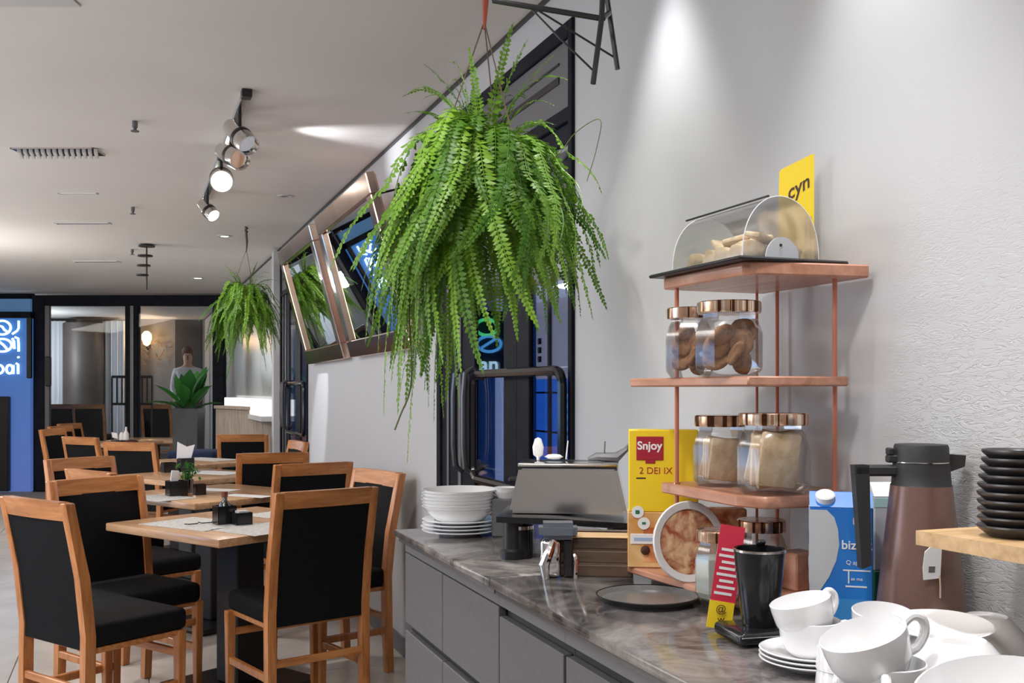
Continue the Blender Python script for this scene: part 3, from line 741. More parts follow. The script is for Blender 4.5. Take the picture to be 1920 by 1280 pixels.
for k in range(20):
    a = k * 2.4; me = lv[k % 3] if k % 5 else lv[0]
    o = link('leaf', me, pl, (0.03 * math.cos(a), .03 * math.sin(a), 1.08), (0, 0, a)); s = random.uniform(.8, 1.05); o.scale = (s, s, s)

# ------------------------------------------------------------------ person in the far room
def person(px, d, z0, label):
    t = thing('person', label, 'person', WZ(px, d, z0), ROTC + PI + .3)
    me = bpy.data.meshes.new('body')
    V = [(0, 0, 1.0), (0, .01, 1.2), (0, .0, 1.42), (0, .01, 1.54), (0, .02, 1.62), (0, .03, 1.70), (0, .02, 1.79),
         (-.19, 0, 1.45), (-.24, .02, 1.17), (-.20, .14, .98), (-.17, .19, .95), (.19, 0, 1.45), (.24, .02, 1.17), (.20, .14, .98), (.17, .19, .95),
         (-.1, 0, .95), (-.11, .02, .52), (-.12, -.02, .09), (-.13, .12, .04), (.1, 0, .95), (.11, .02, .52), (.12, -.02, .09), (.13, .12, .04)]
    E = [(0, 1), (1, 2), (2, 3), (3, 4), (4, 5), (5, 6), (2, 7), (7, 8), (8, 9), (9, 10), (2, 11), (11, 12), (12, 13), (13, 14), (0, 15), (15, 16), (16, 17), (17, 18), (0, 19), (19, 20), (20, 21), (21, 22)]
    R_ = [.15, .14, .15, .055, .075, .088, .06, .07, .05, .035, .03, .07, .05, .035, .03, .09, .065, .045, .035, .09, .065, .045, .035]
    me.from_pydata(V, E, []); o = link('body', me, t)
    sm = o.modifiers.new('skin', 'SKIN')
    for i, sv in enumerate(me.skin_vertices[0].data): sv.radius = (R_[i], R_[i] * (.72 if i in (0, 1, 2) else 1)); sv.use_root = (i == 0)
    o.modifiers.new('sub', 'SUBSURF').levels = 1
    dg = bpy.context.evaluated_depsgraph_get(); m2 = bpy.data.meshes.new_from_object(o.evaluated_get(dg)); o.modifiers.clear(); o.data = m2; m2.name = 'body'
    m2.materials.clear()
    for q in ('skin', 'cloth_w', 'cloth_b'): m2.materials.append(M[q])
    for p in m2.polygons:
        p.use_smooth = True; c_ = p.center
        p.material_index = 0 if c_.z > 1.52 or (abs(c_.x) > .13 and c_.z < 1.02 and c_.y > .1) else (1 if c_.z > .97 else 2)
    part('hair', MB().lathe([(0, .115), (.06, .10), (.095, .045), (.098, -.01), (.09, -.07), (.06, -.10)], 18, Matrix.Translation((0, -.015, 1.765)) @ Matrix.Rotation(-.35, 4, 'X')), M['hair'], t)
    part('face', MB().lathe([(0, -.012), (.008, -.01), (.012, 0), (.004, .03), (0, .03)], 8, Matrix.Translation((0, .118, 1.68)) ).box((-.045, .103, 1.715), (-.018, .112, 1.722)).box((.018, .103, 1.715), (.045, .112, 1.722)).box((-.022, .105, 1.645), (.022, .113, 1.652)), M['hair'], t)
    return t
person(352, 17.0, .2, 'person with brown hair and white shirt standing in the far room')

# ------------------------------------------------------------------ wooden slatted bench
bn = thing('slatted_bench', 'high backed wooden slatted bench below the lit ledge', 'bench', (0, 0, 0))
A = W(404, 0, 11.0); B = W(508, 0, 9.7)
dirv = (B - A); dirv.z = 0; Ln = dirv.length; ang = math.atan2(dirv.y, dirv.x); bn.location = (A.x, A.y, 0); bn.rotation_euler = (0, 0, ang)
for k in range(7):
    x0 = Ln / 7 * k; part('plank', MB().box((x0 + .004, 0, .1), (x0 + Ln / 7 - .004, .03, 1.13 - .0 * k), .004), M['grey_wood'], bn)
part('cap_rail', MB().box((0, -.02, 1.13), (Ln, .06, 1.165), .004), M['grey_wood'], bn)
part('seat', MB().box((0, -.30, .40), (Ln, -.01, .45), .01), M['grey_wood'], bn)
part('bench_end', MB().box((0, -.30, 0), (.04, -.01, .40), .004).box((Ln - .04, -.30, 0), (Ln, -.01, .40), .004), M['grey_wood'], bn)
cu = part('seat_cushion', MB().box((-.22, -.16, 0), (.22, .16, .09), .03, seg=3), M['navy'], None, WZ(366, 9.5, .68), (0, 0, ROTC)); tag(cu, 'dark blue cushion below the broad leaved plant', 'cushion')
st = part('stool', MB().box((-.22, -.18, .60), (.22, .18, .68), .02).box((-.2, -.16, 0), (-.16, .16, .6)).box((.16, -.16, 0), (.2, .16, .6)), M['black_matt'], None, WZ(366, 9.5, 0), (0, 0, ROTC)); tag(st, 'black stool under the dark blue cushion', 'stool')

# ------------------------------------------------------------------ tilted framed mirrors on the wall
def framed_mirror(y0, y1, label):
    t = thing('framed_mirror', label, 'mirror', (XW, (y0 + y1) / 2, 1.53))
    lean = math.atan2(.215, .80); H = .84; hw = (y1 - y0) / 2; f_ = .10
    R = Matrix.Rotation(-lean, 4, 'Y')       # the top leans out into the room
    def bx(y_a, y_b, z_a, z_b, x_a=-.055, x_b=-.01, bv=.005): return MB().box((x_a, y_a, z_a), (x_b, y_b, z_b), bv, R)
    part('frame_rail', bx(-hw, hw, 0, f_), M['rose'], t); part('frame_rail', bx(-hw, hw, H - f_, H), M['rose'], t)
    part('frame_stile', bx(-hw, -hw + f_, f_, H - f_), M['rose'], t); part('frame_stile', bx(hw - f_, hw, f_, H - f_), M['rose'], t)
    part('glass', bx(-hw + f_, hw - f_, f_, H - f_, -.035, -.02, 0), M['mirror'], t)
    part('backing', bx(-hw + .01, hw - .01, .01, H - .01, -.012, -.004), M['copper'], t)
    br = MB()
    for y in (-hw * .6, hw * .6): br.tube([(-.20, y, .74), (-.001, y, .80)], .006, 6)
    part('bracket', br, M['black'], t)
    return t
framed_mirror(6.17, 7.53, 'smaller looking rose gold framed tilted mirror, the one farther along the wall')
framed_mirror(4.60, 5.97, 'rose gold framed tilted mirror partly hidden by the large fern')

# ------------------------------------------------------------------ ferns
def frond_mesh(L_, reach, rise, curl=0, wid=.034, n=34, up=False, seed=0):
    rnd = random.Random(seed); mb = MB(); P_ = []
    N_ = 26
    for i in range(N_ + 1):
        s = i / N_
        if up == 'tall':
            r_ = reach * s ** 1.6; z = rise * s * (1.12 - .12 * s)
        elif up:
            r_ = reach * s ** 1.3; z = rise * math.sin(s * PI * .62) / math.sin(PI * .62) if s < .81 else rise * math.sin(s * PI * .62) / math.sin(PI * .62)
        else:
            k = 1.9
            r_ = reach * .88 * (1 - math.exp(-k * s)) / (1 - math.exp(-k)) * (1 - .12 * s * s)
            z = .62 * rise * math.sin(min(1, s * 2.6) * PI) * (1 if s < .385 else 0) + (-L_ * max(0, s - .06) ** 1.2)
        P_.append(Vector((curl * s * s * .12, r_, z)))
    P_ = [P_[0]] + [(P_[i - 1] + P_[i] * 2 + P_[i + 1]) / 4 for i in range(1, N_)] + [P_[-1]]
    # polyline by arc length
    ln = [0]
    for a, b_ in zip(P_, P_[1:]): ln.append(ln[-1] + (b_ - a).length)
    def at(t):
        d = t * ln[-1]
        for i in range(N_):
            if ln[i + 1] >= d: 
                u = (d - ln[i]) / max(1e-6, ln[i + 1] - ln[i]); return P_[i].lerp(P_[i + 1], u), (P_[i + 1] - P_[i]).normalized()
        return P_[-1], (P_[-1] - P_[-2]).normalized()
    # rachis: thin three sided
    rg = []
    for i in range(0, N_ + 1, 2):
        p = P_[i]; w_ = .0016 * (1 - .6 * i / N_)
        rg.append([mb.bm.verts.new(p + Vector((w_, 0, 0))), mb.bm.verts.new(p + Vector((-w_, 0, 0))), mb.bm.verts.new(p + Vector((0, w_, w_)))])
    for a, b_ in zip(rg, rg[1:]):
        for k in range(3): mb.bm.faces.new((a[k], a[(k + 1) % 3], b_[(k + 1) % 3], b_[k]))
    step = ln[-1] / n
    for i in range(1, n):
        t = .05 + .95 * i / n; p, tg = at(t)
        env = min(1, (t - .02) * 6) * (1 - t) ** .55 if t < 1 else 0
        wl = max(.004, wid * env * rnd.uniform(.85, 1.1))
        side = Vector((1, 0, 0)) - tg * tg.x; side.normalize(); nor = side.cross(tg)
        for sg in (-1, 1):
            a = rnd.uniform(.1, .35); dr = (side * sg * math.cos(a) + tg * math.sin(a) - nor * rnd.uniform(-.15, .45) * sg * sg).normalized()
            tip = p + dr * wl; hw = step * rnd.uniform(.42, .60)
            m1 = p + dr * wl * .35 + tg * hw; m2 = p + dr * wl * .35 - tg * hw; q1 = p + dr * wl * .75 + tg * hw * .7 + nor * .001
            v = [mb.bm.verts.new(x) for x in (p, m1, q1, tip, m2)]
            mb.bm.faces.new((v[0], v[1], v[2], v[4])); mb.bm.faces.new((v[4], v[2], v[3]))
    me = bpy.data.meshes.new('frond'); mb.bm.to_mesh(me); mb.bm.free(); me.materials.append(M['leaf'])
    return me
F_down = [frond_mesh(.36, .20, .07, 1, .036, 40, seed=1), frond_mesh(.46, .26, .09, -1, .038, 48, seed=2), frond_mesh(.40, .31, .10, .6, .036, 46, seed=3),
          frond_mesh(.54, .24, .06, -.5, .034, 54, seed=4), frond_mesh(.28, .34, .12, 1, .034, 40, seed=5), frond_mesh(.34, .13, .05, -1, .034, 38, seed=6), frond_mesh(.20, .28, .13, -.6, .036, 34, seed=7)]
F_up = [frond_mesh(.3, .13, .30, up=True, wid=.03, n=30, seed=8), frond_mesh(.3, .22, .25, up=True, curl=1, wid=.03, n=30, seed=9), frond_mesh(.3, .30, .17, up=True, wid=.032, n=30, curl=-1, seed=10)]
F_tall = [frond_mesh(.3, .10, .30, up='tall', wid=.030, n=26, seed=21), frond_mesh(.3, .16, .27, up='tall', curl=1, wid=.032, n=26, seed=22)]
F_long = [frond_mesh(.80, .22, .07, 1, .030, 70, seed=11), frond_mesh(.72, .17, .05, -1, .028, 62, seed=12)]

def fern(loc, label, n_down, n_up, rope, longs, s0=1.0, seed=3, talls=(), bias=.05):
    rnd = random.Random(seed)
    t = thing('hanging_fern', label, 'plant', loc, 0)
    part('pot', MB().lathe([(0, -.13), (.07, -.13), (.115, -.005), (.122, 0), (.115, .004), (.105, -.01), (0, -.02)], 28), mat('fern_pot_%d' % seed, (.03, .045, .02), .7), t)
    part('soil', MB().lathe([(0, -.012), (.10, -.018)], 20), M['soil'], t)
    hk = .335
    for k in range(3):
        a = k * 2.094 + .9
        part('hanger_wire', MB().tube([(.115 * math.cos(a), .115 * math.sin(a), 0), (0, 0, hk)], .0018, 5), M['rope'], t)
    part('hanging_rope', MB().tube([(0, 0, hk - .02), (.004, 0, hk + .06), (-.003, .002, hk + .16), (0, 0, ZC - loc[2])], [.004, .009, .009, .007], 8), rope, t)
    part('knot', MB().tube([(.010 * math.cos(q * .9), .010 * math.sin(q * .9), hk + .14 + q * .004) for q in range(14)], .006, 6), rope, t)
    for k in range(n_down):
        a = k * 2.39996 + rnd.uniform(-.2, .2); me = F_down[rnd.randrange(len(F_down))]
        if k % 4 == 0: a = LEFT + rnd.uniform(-1.3, 1.3)
        r0 = rnd.uniform(.0, .09); s = rnd.uniform(.78, 1.02) * s0; sz_ = 1 + 1.2 * bias * math.cos(a - LEFT)
        # toward the room's left the plant hangs lower
        o = link('frond', me, t, (r0 * math.cos(a), r0 * math.sin(a), rnd.uniform(-.06, .02)), (rnd.uniform(-.12, .12), rnd.uniform(-.2, .2), a - PI / 2)); o.scale = (s, s, s * sz_ * rnd.uniform(.95, 1.15))
    for k in range(n_up):
        a = k * 2.39996 * 1.3 + rnd.uniform(-.3, .3); me = F_up[k % 3]; s = rnd.uniform(.45, .75) * s0
        o = link('frond', me, t, (.03 * math.cos(a), .03 * math.sin(a), -.01), (rnd.uniform(-.1, .1), rnd.uniform(-.3, .3), a - PI / 2)); o.scale = (s, s, s)
    for a, sc, q in talls:
        o = link('frond', F_tall[q], t, (.02 * math.cos(a), .02 * math.sin(a), .0), (0, 0, a - PI / 2)); o.scale = (sc, sc, sc)
    for a, sc, q in longs:
        o = link('frond', F_long[q], t, (0, 0, -.02), (0, 0, a - PI / 2)); o.scale = (sc, sc, sc)
    return t
LEFT = -YAW + PI        # azimuth that points to the left of the picture
fl0 = W(908, 285, 2.6)
fern1 = fern(tuple(fl0), 'large hanging fern on a red rope in front of the white wall', 270, 16, M['red_rope'],
     [(LEFT + .25, 1.06, 0), (LEFT + .1, 1.0, 1), (LEFT - .3, .9, 0), (LEFT + .5, .95, 1), (LEFT + .05, .86, 0), (LEFT + .8, .8, 1), (LEFT - .1, .85, 1), (LEFT + .3, .8, 0)],
     bias=.16, talls=((LEFT - .1, 1.0, 1), (LEFT + PI - .2, .95, 0), (LEFT + PI + .3, .9, 1), (LEFT + PI - .9, 1.0, 0), (LEFT + 1.2, .8, 0), (LEFT - .8, .8, 1)))
# dry brown tip hanging from the longest frond, and a bare tendril
def smooth(P_, m=6):
    P_ = [Vector(p) for p in P_]; out = []
    for i in range(len(P_) - 1):
        p0, p1, p2, p3 = [P_[min(max(i + o_, 0), len(P_) - 1)] for o_ in (-1, 0, 1, 2)]
        for q in range(m):
            t_ = q / m; out.append(.5 * ((2 * p1) + (-p0 + p2) * t_ + (2 * p0 - 5 * p1 + 4 * p2 - p3) * t_ ** 2 + (-p0 + 3 * p1 - 3 * p2 + p3) * t_ ** 3))
    return out + [P_[-1]]
def rel(px, py, d): return W(px, py, d) - fl0
part('dry_tendril', MB().tube(smooth([(0, 0, 0), rel(850, 300, 2.56), rel(790, 420, 2.54), rel(768, 560, 2.55), rel(772, 680, 2.57), rel(768, 735, 2.58), rel(752, 775, 2.58), rel(740, 806, 2.58)]), .0022, 6), M['stem'], fern1)
for k, (px, py) in enumerate(((776, 600), (772, 640), (772, 670), (770, 700))):
    o = link('frond', F_down[5], fern1, rel(px, py - 20, 2.57), (0, 0, LEFT - PI / 2 + k * 2.1)); o.scale = (.30, .30, .42)
part('bare_tendril', MB().tube(smooth([(.05, 0, 0), rel(1030, 300, 2.56), rel(1080, 248, 2.55), rel(1125, 224, 2.5), rel(1118, 280, 2.5), rel(1100, 340, 2.5)]), .0012, 5), M['stem'], fern1)
fl1 = W(462, 548, 7.95)
fern(tuple(fl1), 'smaller looking hanging fern farther away by the wall mirror panels', 170, 16, M['rope'], [(LEFT + .2, .95, 0), (LEFT + PI - .2, .9, 1), (LEFT + 1.5, .9, 0)], .98, seed=11, bias=.0, talls=((LEFT + .6, .8, 1), (LEFT + PI - .3, .8, 0)))
light('SPOT', (.35, 7.4, 2.58), (.84, 8.2, 1.9), 40, (1, .98, .92), spot_size=1.1, spot_blend=.8, shadow_soft_size=.05)  # extra spot added to brighten the farther fern

# ------------------------------------------------------------------ ceiling fittings
def cz(px, py): return W(px, py, (ZC - CAMZ) * F / (HZ - py))
def vent(x0, x1, py, wdt, label, louv=0):
    a = cz(x0, py); b_ = cz(x1, py); c_ = (a + b_) / 2; L_ = (b_ - a).length
    t = thing('ceiling_vent', label, 'vent', (c_.x, c_.y, ZC), ROTC)
    part('frame', MB().box((-L_ / 2, -wdt / 2, -.008), (L_ / 2, -wdt / 2 + .008, 0)).box((-L_ / 2, wdt / 2 - .008, -.008), (L_ / 2, wdt / 2, 0)).box((-L_ / 2, -wdt / 2, -.008), (-L_ / 2 + .008, wdt / 2, 0)).box((L_ / 2 - .008, -wdt / 2, -.008), (L_ / 2, wdt / 2, 0)), M['ceil'] if louv == 0 else M['steel'], t)
    part('slot', MB().box((-L_ / 2 + .008, -wdt / 2 + .008, -.004), (L_ / 2 - .008, wdt / 2 - .008, -.001)), M['black'], t)
    for k in range(louv):
        x = -L_ / 2 + L_ * (k + .5) / louv
        part('louvre', MB().box((-.009, -wdt / 2 + .008, -.026), (.009, wdt / 2 - .008, -.004), .002, Matrix.Translation((x, 0, 0)) @ Matrix.Rotation(.35, 4, 'Z')), M['wall'], t)
    return t
vent(33, 186, 283, .17, 'long ceiling vent with shiny louvres at the upper left', 14)
vent(104, 207, 418, .06, 'narrow dark slot vent in the middle of the ceiling')
vent(111, 183, 362, .035, 'faint thin slot vent between the louvred vent and the dark slot vent')
vent(139, 224, 490, .10, 'thin slot vent farthest back, left of the hanging black discs')
pa = cz(60, 10)
part('access_panel', MB().box((-.40, -.6, -.006), (.165, 0, .0), .002), M['wall'], bpy.data.objects['ceiling'], (pa.x, pa.y, ZC - .0005), (0, 0, ROTC))
for (px, py, l) in ((253, 234, 'sprinkler head nearest to the viewer on the ceiling'), (249, 395, 'middle sprinkler head on the ceiling'), (248, 474, 'farthest sprinkler head on the ceiling beside the hanging discs')):
    p = cz(px, py - 7)
    t = thing('sprinkler', l, 'sprinkler', (p.x, p.y, ZC))
    part('body', MB().lathe([(0, 0), (.013, 0), (.013, -.03), (.008, -.035), (.008, -.045), (0, -.045)], 12), M['grey_metal'], t)
    part('deflector', MB().lathe([(0, -.046), (.02, -.046), (.02, -.05), (0, -.05)], 12), M['grey_metal'], t)
for (px, py, r_, l) in ((421, 442, .045, 'small round recessed downlight right of the ceiling track'), (371, 521, .06, 'round recessed downlight near the glass front'), (535, 367, .04, 'unlit small recessed downlight close to the wall')):
    p = cz(px, py); t = thing('downlight', l, 'light', (p.x, p.y, ZC))
    part('trim_ring', MB().lathe([(r_ * .75, -.001), (r_ * .75, -.006), (r_ * 1.25, -.006), (r_ * 1.3, 0)], 24), M['wall'], t)
    part('lens', MB().lathe([(0, -.003), (r_ * .75, -.003)], 24), M['lampsmall'] if r_ > .042 else M['steel'], t)
# track with three spotlights
ty0, ty1 = 4.5, 7.1; tx = .475
t = thing('track_light', 'silver ceiling track with spotlights left of the wall', 'light', (tx, 0, ZC))
part('track', MB().box((-.018, ty0, -.03), (.018, ty1, 0), .003), M['steel'], t)
part('end_cap', MB().box((-.022, ty0 - .06, -.034), (.022, ty0, 0), .003), M['black'], t)
part('feed_box', MB().box((-.03, 5.5, -.06), (.03, 5.62, -.03), .004), M['black'], t)
def spot(y, aim, lit, R_=.05, L_=.16):
    d = Vector(aim).normalized(); q = d.to_track_quat('Z', 'Y').to_matrix().to_4x4(); base = Vector((0, y, -.13))
    h = part('spot_head', MB().lathe([(0, -L_ * .5), (R_ * .7, -L_ * .5), (R_ * .85, -L_ * .1), (R_, 0), (R_, L_ * .5), (R_ * .9, L_ * .5), (R_ * .85, L_ * .38)], 24, Matrix.Translation(base) @ q), M['steel'], t)
    part('band', MB().lathe([(R_ * 1.02, .01), (R_ * 1.03, .012), (R_ * 1.03, .03), (R_ * 1.02, .032)], 24, Matrix.Translation(base) @ q), M['black'], h)
    part('lamp_face', MB().lathe([(0, L_ * .40), (R_ * .85, L_ * .40)], 24, Matrix.Translation(base) @ q), M['lamp'] if lit else M['chrome'], h)
    part('yoke', MB().tube([(0, y, -.03), (0, y, -.13)], .009, 8), M['black'], t)
spot(4.75, (.3, -.6, -.5), False, .05, .2); spot(5.15, (.35, -.8, -.35), False, .055, .2)
spot(5.72, (-.05, -.9, -.42), True, .062, .16); spot(6.75, (.55, -.65, -.7), True, .045, .14)
light('SPOT', (tx + .10, 5.05, 2.46), (1.29, 5.05, 2.62), 26, (.92, .95, 1), spot_size=.9, spot_blend=1, shadow_soft_size=.02)
light('SPOT', (tx + .12, 6.6, 2.40), (1.29, 7.28, 1.15), 110, COOL, spot_size=.38, spot_blend=.5, shadow_soft_size=.03)
light('SPOT', (tx - .05, 5.6, 2.42), (.3, 4.8, .7), 60, WARM, spot_size=1.3, spot_blend=.8, shadow_soft_size=.04)
light('SPOT', (cz(421, 442).x, cz(421, 442).y, 2.59), (.5, 9, .5), 30, WARM, spot_size=1.9, spot_blend=.8, shadow_soft_size=.04)
light('SPOT', (cz(371, 521).x - .2, 10.4, 2.59), (0, 11, .5), 40, WARM, spot_size=2.2, spot_blend=.8, shadow_soft_size=.04)
# hanging discs
p = cz(275, 458)
t = thing('hanging_discs', 'black stem with four stacked discs hanging from the ceiling', 'fixture', (p.x, p.y, ZC))
part('stem', MB().tube([(0, 0, 0), (0, 0, -.40)], .007, 8), M['black'], t)
for k in range(4): part('disc', MB().lathe([(0, -.01), (.07 - .006 * k, -.01), (.07 - .006 * k, -.022), (0, -.022)], 24, Matrix.Translation((-.012 * k, 0, -.085 * k))), M['black'], t)
# black wire stand hanging over the door
t = thing('wire_rack', 'black metal rod rack hanging from the ceiling above the folding door', 'rack', (0, 0, 0))
dd = 2.05
def rods(*ps): return [W(x, y, d) for x, y, d in ps]
for ps, r_, n_ in (((((925, 1, 2.15), (1130, 35, dd))), .006, 'rod'), ((((1132, -60, dd), (1128, 35, dd), (1112, 157, dd))), .006, 'rod'), ((((1130, -60, 2.12), (1142, 22, 2.12), (1158, 130, 2.12))), .0055, 'rod'),
                  ((((1130, 35, dd), (1142, 24, 2.12))), .006, 'rod'), ((((992, 12, 2.15), (1050, 72, dd), (1112, 132, dd))), .0022, 'cord'), ((((1000, 14, 2.15), (1156, 110, 2.12))), .0022, 'cord')):
    part(n_, MB().tube(rods(*ps), r_, 8), M['black'], t)
for (x, y, d) in ((925, 1, 2.15), (1132, -60, dd), (1130, -60, 2.12)):
    q = W(x, y, d); part('drop_rod', MB().tube([q, (q.x, q.y, ZC)], .004, 6), M['black'], t)

# ------------------------------------------------------------------ counter
XE = .737; ZT = .92; YE = YX(750, XE)
wt = thing('worktop', 'polished dark marble worktop of the counter', 'worktop', (0, 0, ZT))
ys = YX(931, XE)
for a, b_ in ((.2, ys - .0015), (ys + .0015, YE)):
    part('slab', MB().box((XE - .018, a, -.018), (XW - .002, b_, 0), .004, seg=2), M['marble'], wt)
    part('edge_moulding', MB().box((XE - .006, a, -.034), (XE + .05, b_ - .006, -.018), .004, seg=2), mat('edge_grey', (.10, .10, .105), .3) if a < .3 else bpy.data.materials['edge_grey'], wt)
yv = [YE - .012, YX(828, XE + .01), YX(934, XE + .01), YX(1058, XE + .01), .95, .2]
cl = ['end cabinet of the counter with a drawer, next to the chairs', 'second counter cabinet with a drawer above a door', 'third counter cabinet with one tall door', 'fourth counter cabinet along the bottom edge of the picture', 'counter cabinet nearest to the viewer under the cups']
XF = XE + .012
for i, (b_, a) in enumerate(zip(yv, yv[1:])):
    t = thing('counter_cabinet', cl[i], 'cabinet', (XF, a, 0), 0, 'grey counter cabinets')
    wd = b_ - a
    part('body', MB().box((.02, .001, .08), (XW - XF - .004, wd - .001, ZT - .036)), M['black_matt'], t)
    part('plinth', MB().box((.06, .001, 0), (XW - XF - .004, wd - .001, .08)), M['black_matt'], t)
    part('top_rail', MB().box((.0, .0, ZT - .062), (.02, wd, ZT - .036), .001), M['grey_metal'], t)
    g = .003
    if i < 2:
        part('drawer', MB().box((0, g, .655), (.019, wd - g, ZT - .066), .0015), M['cabinet'], t)
        part('door', MB().box((0, g, .09), (.019, wd - g, .632), .0015), M['cabinet'], t)
    else:
        part('door', MB().box((0, g + .006, .09), (.019, wd - g, ZT - .085), .0015), M['cabinet'], t)

def at(px, d, z=ZT): return WZ(px, d, z)
def single(name, mb, m, label, cat, loc, rot=(0, 0, 0), group=None, smooth=True):
    o = part(name, mb, m, None, loc, rot, smooth); return tag(o, label, cat, group)
# stack of plates and bowls
plate = MB().lathe([(0, .004), (.055, .004), (.058, 0), (.062, .004), (.105, .012), (.1065, .0145), (.104, .0155), (.06, .008), (0, .007)], 48).mesh('plate', M['white'])
bowl = MB().lathe([(0, .003), (.06, .003), (.063, 0), (.07, .004), (.098, .030), (.1045, .038), (.1065, .041), (.104, .0415), (.094, .034), (.065, .008), (0, .007)], 48).mesh('bowl', M['white'])
pc = at(862, 2.84)
z = ZT; nm = ['lowest', 'second', 'third', 'fourth']
for k in range(4):
    o = link('plate', plate, None, (pc.x + random.uniform(-.003, .003), pc.y + random.uniform(-.003, .003), z)); tag(o, 'white plate at the bottom of the stack on the counter end, %s from the worktop' % nm[k], 'plate', 'stacked plates on the counter end'); z += .0098
nm = ['lowest', 'second lowest', 'third from below', 'third from the top', 'second from the top', 'topmost']
for k in range(6):
    o = link('bowl', bowl, None, (pc.x + random.uniform(-.002, .002), pc.y + random.uniform(-.002, .002), z)); tag(o, 'white shallow bowl on top of the plate stack, %s bowl' % nm[k], 'bowl', 'stacked bowls on the counter end'); z += .0092 if k < 5 else 0

# ---- toaster on a raised tray
rz = ROTC - .12
tc_ = at(1068, 2.50)
t = thing('serving_tray', 'black curved tray on feet carrying the steel box', 'tray', (tc_.x, tc_.y, ZT), rz)
mb = MB(); n = 12; A = []
for i in range(n + 1):
    u = i / n; x = -.165 + .345 * u; zt = .104 - .022 * max(0, u - .35) ** 1.3
    A.append([mb.bm.verts.new(p) for p in ((x, -.13 - .02 * math.sin(u * PI), zt), (x, .11, zt), (x, .11, zt - .010), (x, -.13 - .02 * math.sin(u * PI), zt - .014))])
for a_, b_ in zip(A, A[1:]):
    for k in range(4): mb.bm.faces.new((a_[k], a_[(k + 1) % 4], b_[(k + 1) % 4], b_[k]))
mb.bm.faces.new(A[0]); mb.bm.faces.new(A[-1][::-1])
part('tray_board', mb, M['black_gloss'], t)
for (x, y) in ((-.13, -.09), (-.13, .09), (.12, .09), (.12, -.06)):
    part('foot', MB().lathe([(0, 0), (.03, 0), (.032, .02), (.026, .025), (.026, .088), (0, .088)], 20, Matrix.Translation((x, y, 0)), ), M['black'], t)
t = thing('toaster', 'stainless steel box toaster with tapered sides on the black tray', 'toaster', (tc_.x, tc_.y, ZT + .106), rz)
def taper(w0, w1, d0, d1, z0, z1, bv=.006):
    mb = MB(); r_ = bmesh.ops.create_cube(mb.bm, size=1)
    for v in r_['verts']:
        hi = v.co.z > 0; v.co = Vector(((v.co.x * 2) * (w1 if hi else w0) / 2, v.co.y * 2 * (d1 if hi else d0) / 2, z1 if hi else z0))
    bmesh.ops.bevel(mb.bm, geom=list(mb.bm.edges), offset=bv, segments=2, affect='EDGES'); return mb
part('housing', taper(.285, .235, .156, .15, 0, .112, .008), M['steel'], t)
part('rim', MB().box((-.121, -.078, .112), (.121, .078, .121), .004, seg=2), M['steel'], t)
part('shadow_gap', MB().box((-.117, -.0755, .108), (.117, .0755, .113)), M['black'], t)
part('seam', MB().box((-.105, -.0005, .01), (-.103, .0005, .104), 0, Matrix.Translation((0, -.0775, 0)) @ Matrix.Rotation(-.03, 4, 'X')), M['black'], t)
part('lever', MB().box((-.150, -.02, .07), (-.125, .02, .082), .003), M['black'], t)
part('bread_slot', MB().box((-.1, .01, .1195), (.1, .03, .1215)), M['black'], t)
tp = Vector((tc_.x, tc_.y, ZT + .106 + .121)); R_ = Matrix.Rotation(rz, 3, 'Z')
o = single('serving_tongs', MB().tube([(-.04, 0, .006), (-.02, .0, .012), (.03, .01, .010), (.055, .012, .03), (.06, .012, .042), (.05, .012, .03), (.02, .02, .012)], [.004, .010, .013, .006, .004, .004, .006], 8).tube([(0, .0, .012), (.002, 0, .05)], .002, 6), M['grey_metal'], 'dark grey serving tongs lying on top of the steel toaster', 'tongs', tp + R_ @ Vector((.085, .0, 0)), (0, 0, rz))
o = single('serving_spoon', MB().lathe([(0, -.03), (.012, -.02), (.014, 0), (.008, .02), (0, .024)], 14, Matrix.Translation((0, 0, .034)), 1, .35).tube([(0, 0, .0), (0, 0, .012)], .004, 6), M['white'], 'white serving spoon standing on top of the steel toaster', 'spoon', tp + R_ @ Vector((-.08, .02, 0)), (0, 0, rz))
o = single('serving_spoon', MB().lathe([(0, -.024), (.010, -.014), (.012, 0), (.010, .014), (0, .024)], 14, Matrix.Translation((.0, 0, .010)) @ Matrix.Rotation(PI / 2, 4, 'Y'), .6, 1).tube([(.03, 0, .004), (.035, 0, .05)], .0018, 6), M['white'], 'white spoon lying flat on top of the steel toaster', 'spoon', tp + R_ @ Vector((-.04, .015, 0)), (0, 0, rz))
# pot below left end, crate, acrylic dispenser
t = thing('small_pot', 'dark round pot under the left end of the black tray', 'pot', at(973, 2.44), 0)
part('body', MB().lathe([(0, 0), (.034, 0), (.036, .01), (.036, .07), (.033, .07), (.032, .01), (0, .008)], 28), M['black_gloss'], t)
part('lid', MB().lathe([(.036, .07), (.036, .078), (.02, .084), (0, .086)], 28), M['steel'], t)
t = thing('wooden_crate', 'dark wooden crate under the black tray beside the yellow box', 'crate', at(1126, 2.27), rz)
for k, (z0, z1) in enumerate(((.0, .026), (.03, .056), (.06, .082))):
    part('plank', MB().box((-.085, -.09, z0), (.072, -.078, z1), .002), M['dark_wood'], t); part('plank', MB().box((-.085, .05, z0), (.072, .062, z1), .002), M['dark_wood'], t)
    part('end_plank', MB().box((-.085, -.078, z0), (-.073, .05, z1), .002), M['dark_wood'], t); part('end_plank', MB().box((.06, -.078, z0), (.072, .05, z1), .002), M['dark_wood'], t)
part('lid_board', MB().box((-.085, -.092, .083), (.07, -.03, .088), .002), M['light_wood'], t)
part('base_board', MB().box((-.075, -.078, .001), (.062, .05, .008)), M['dark_wood'], t)
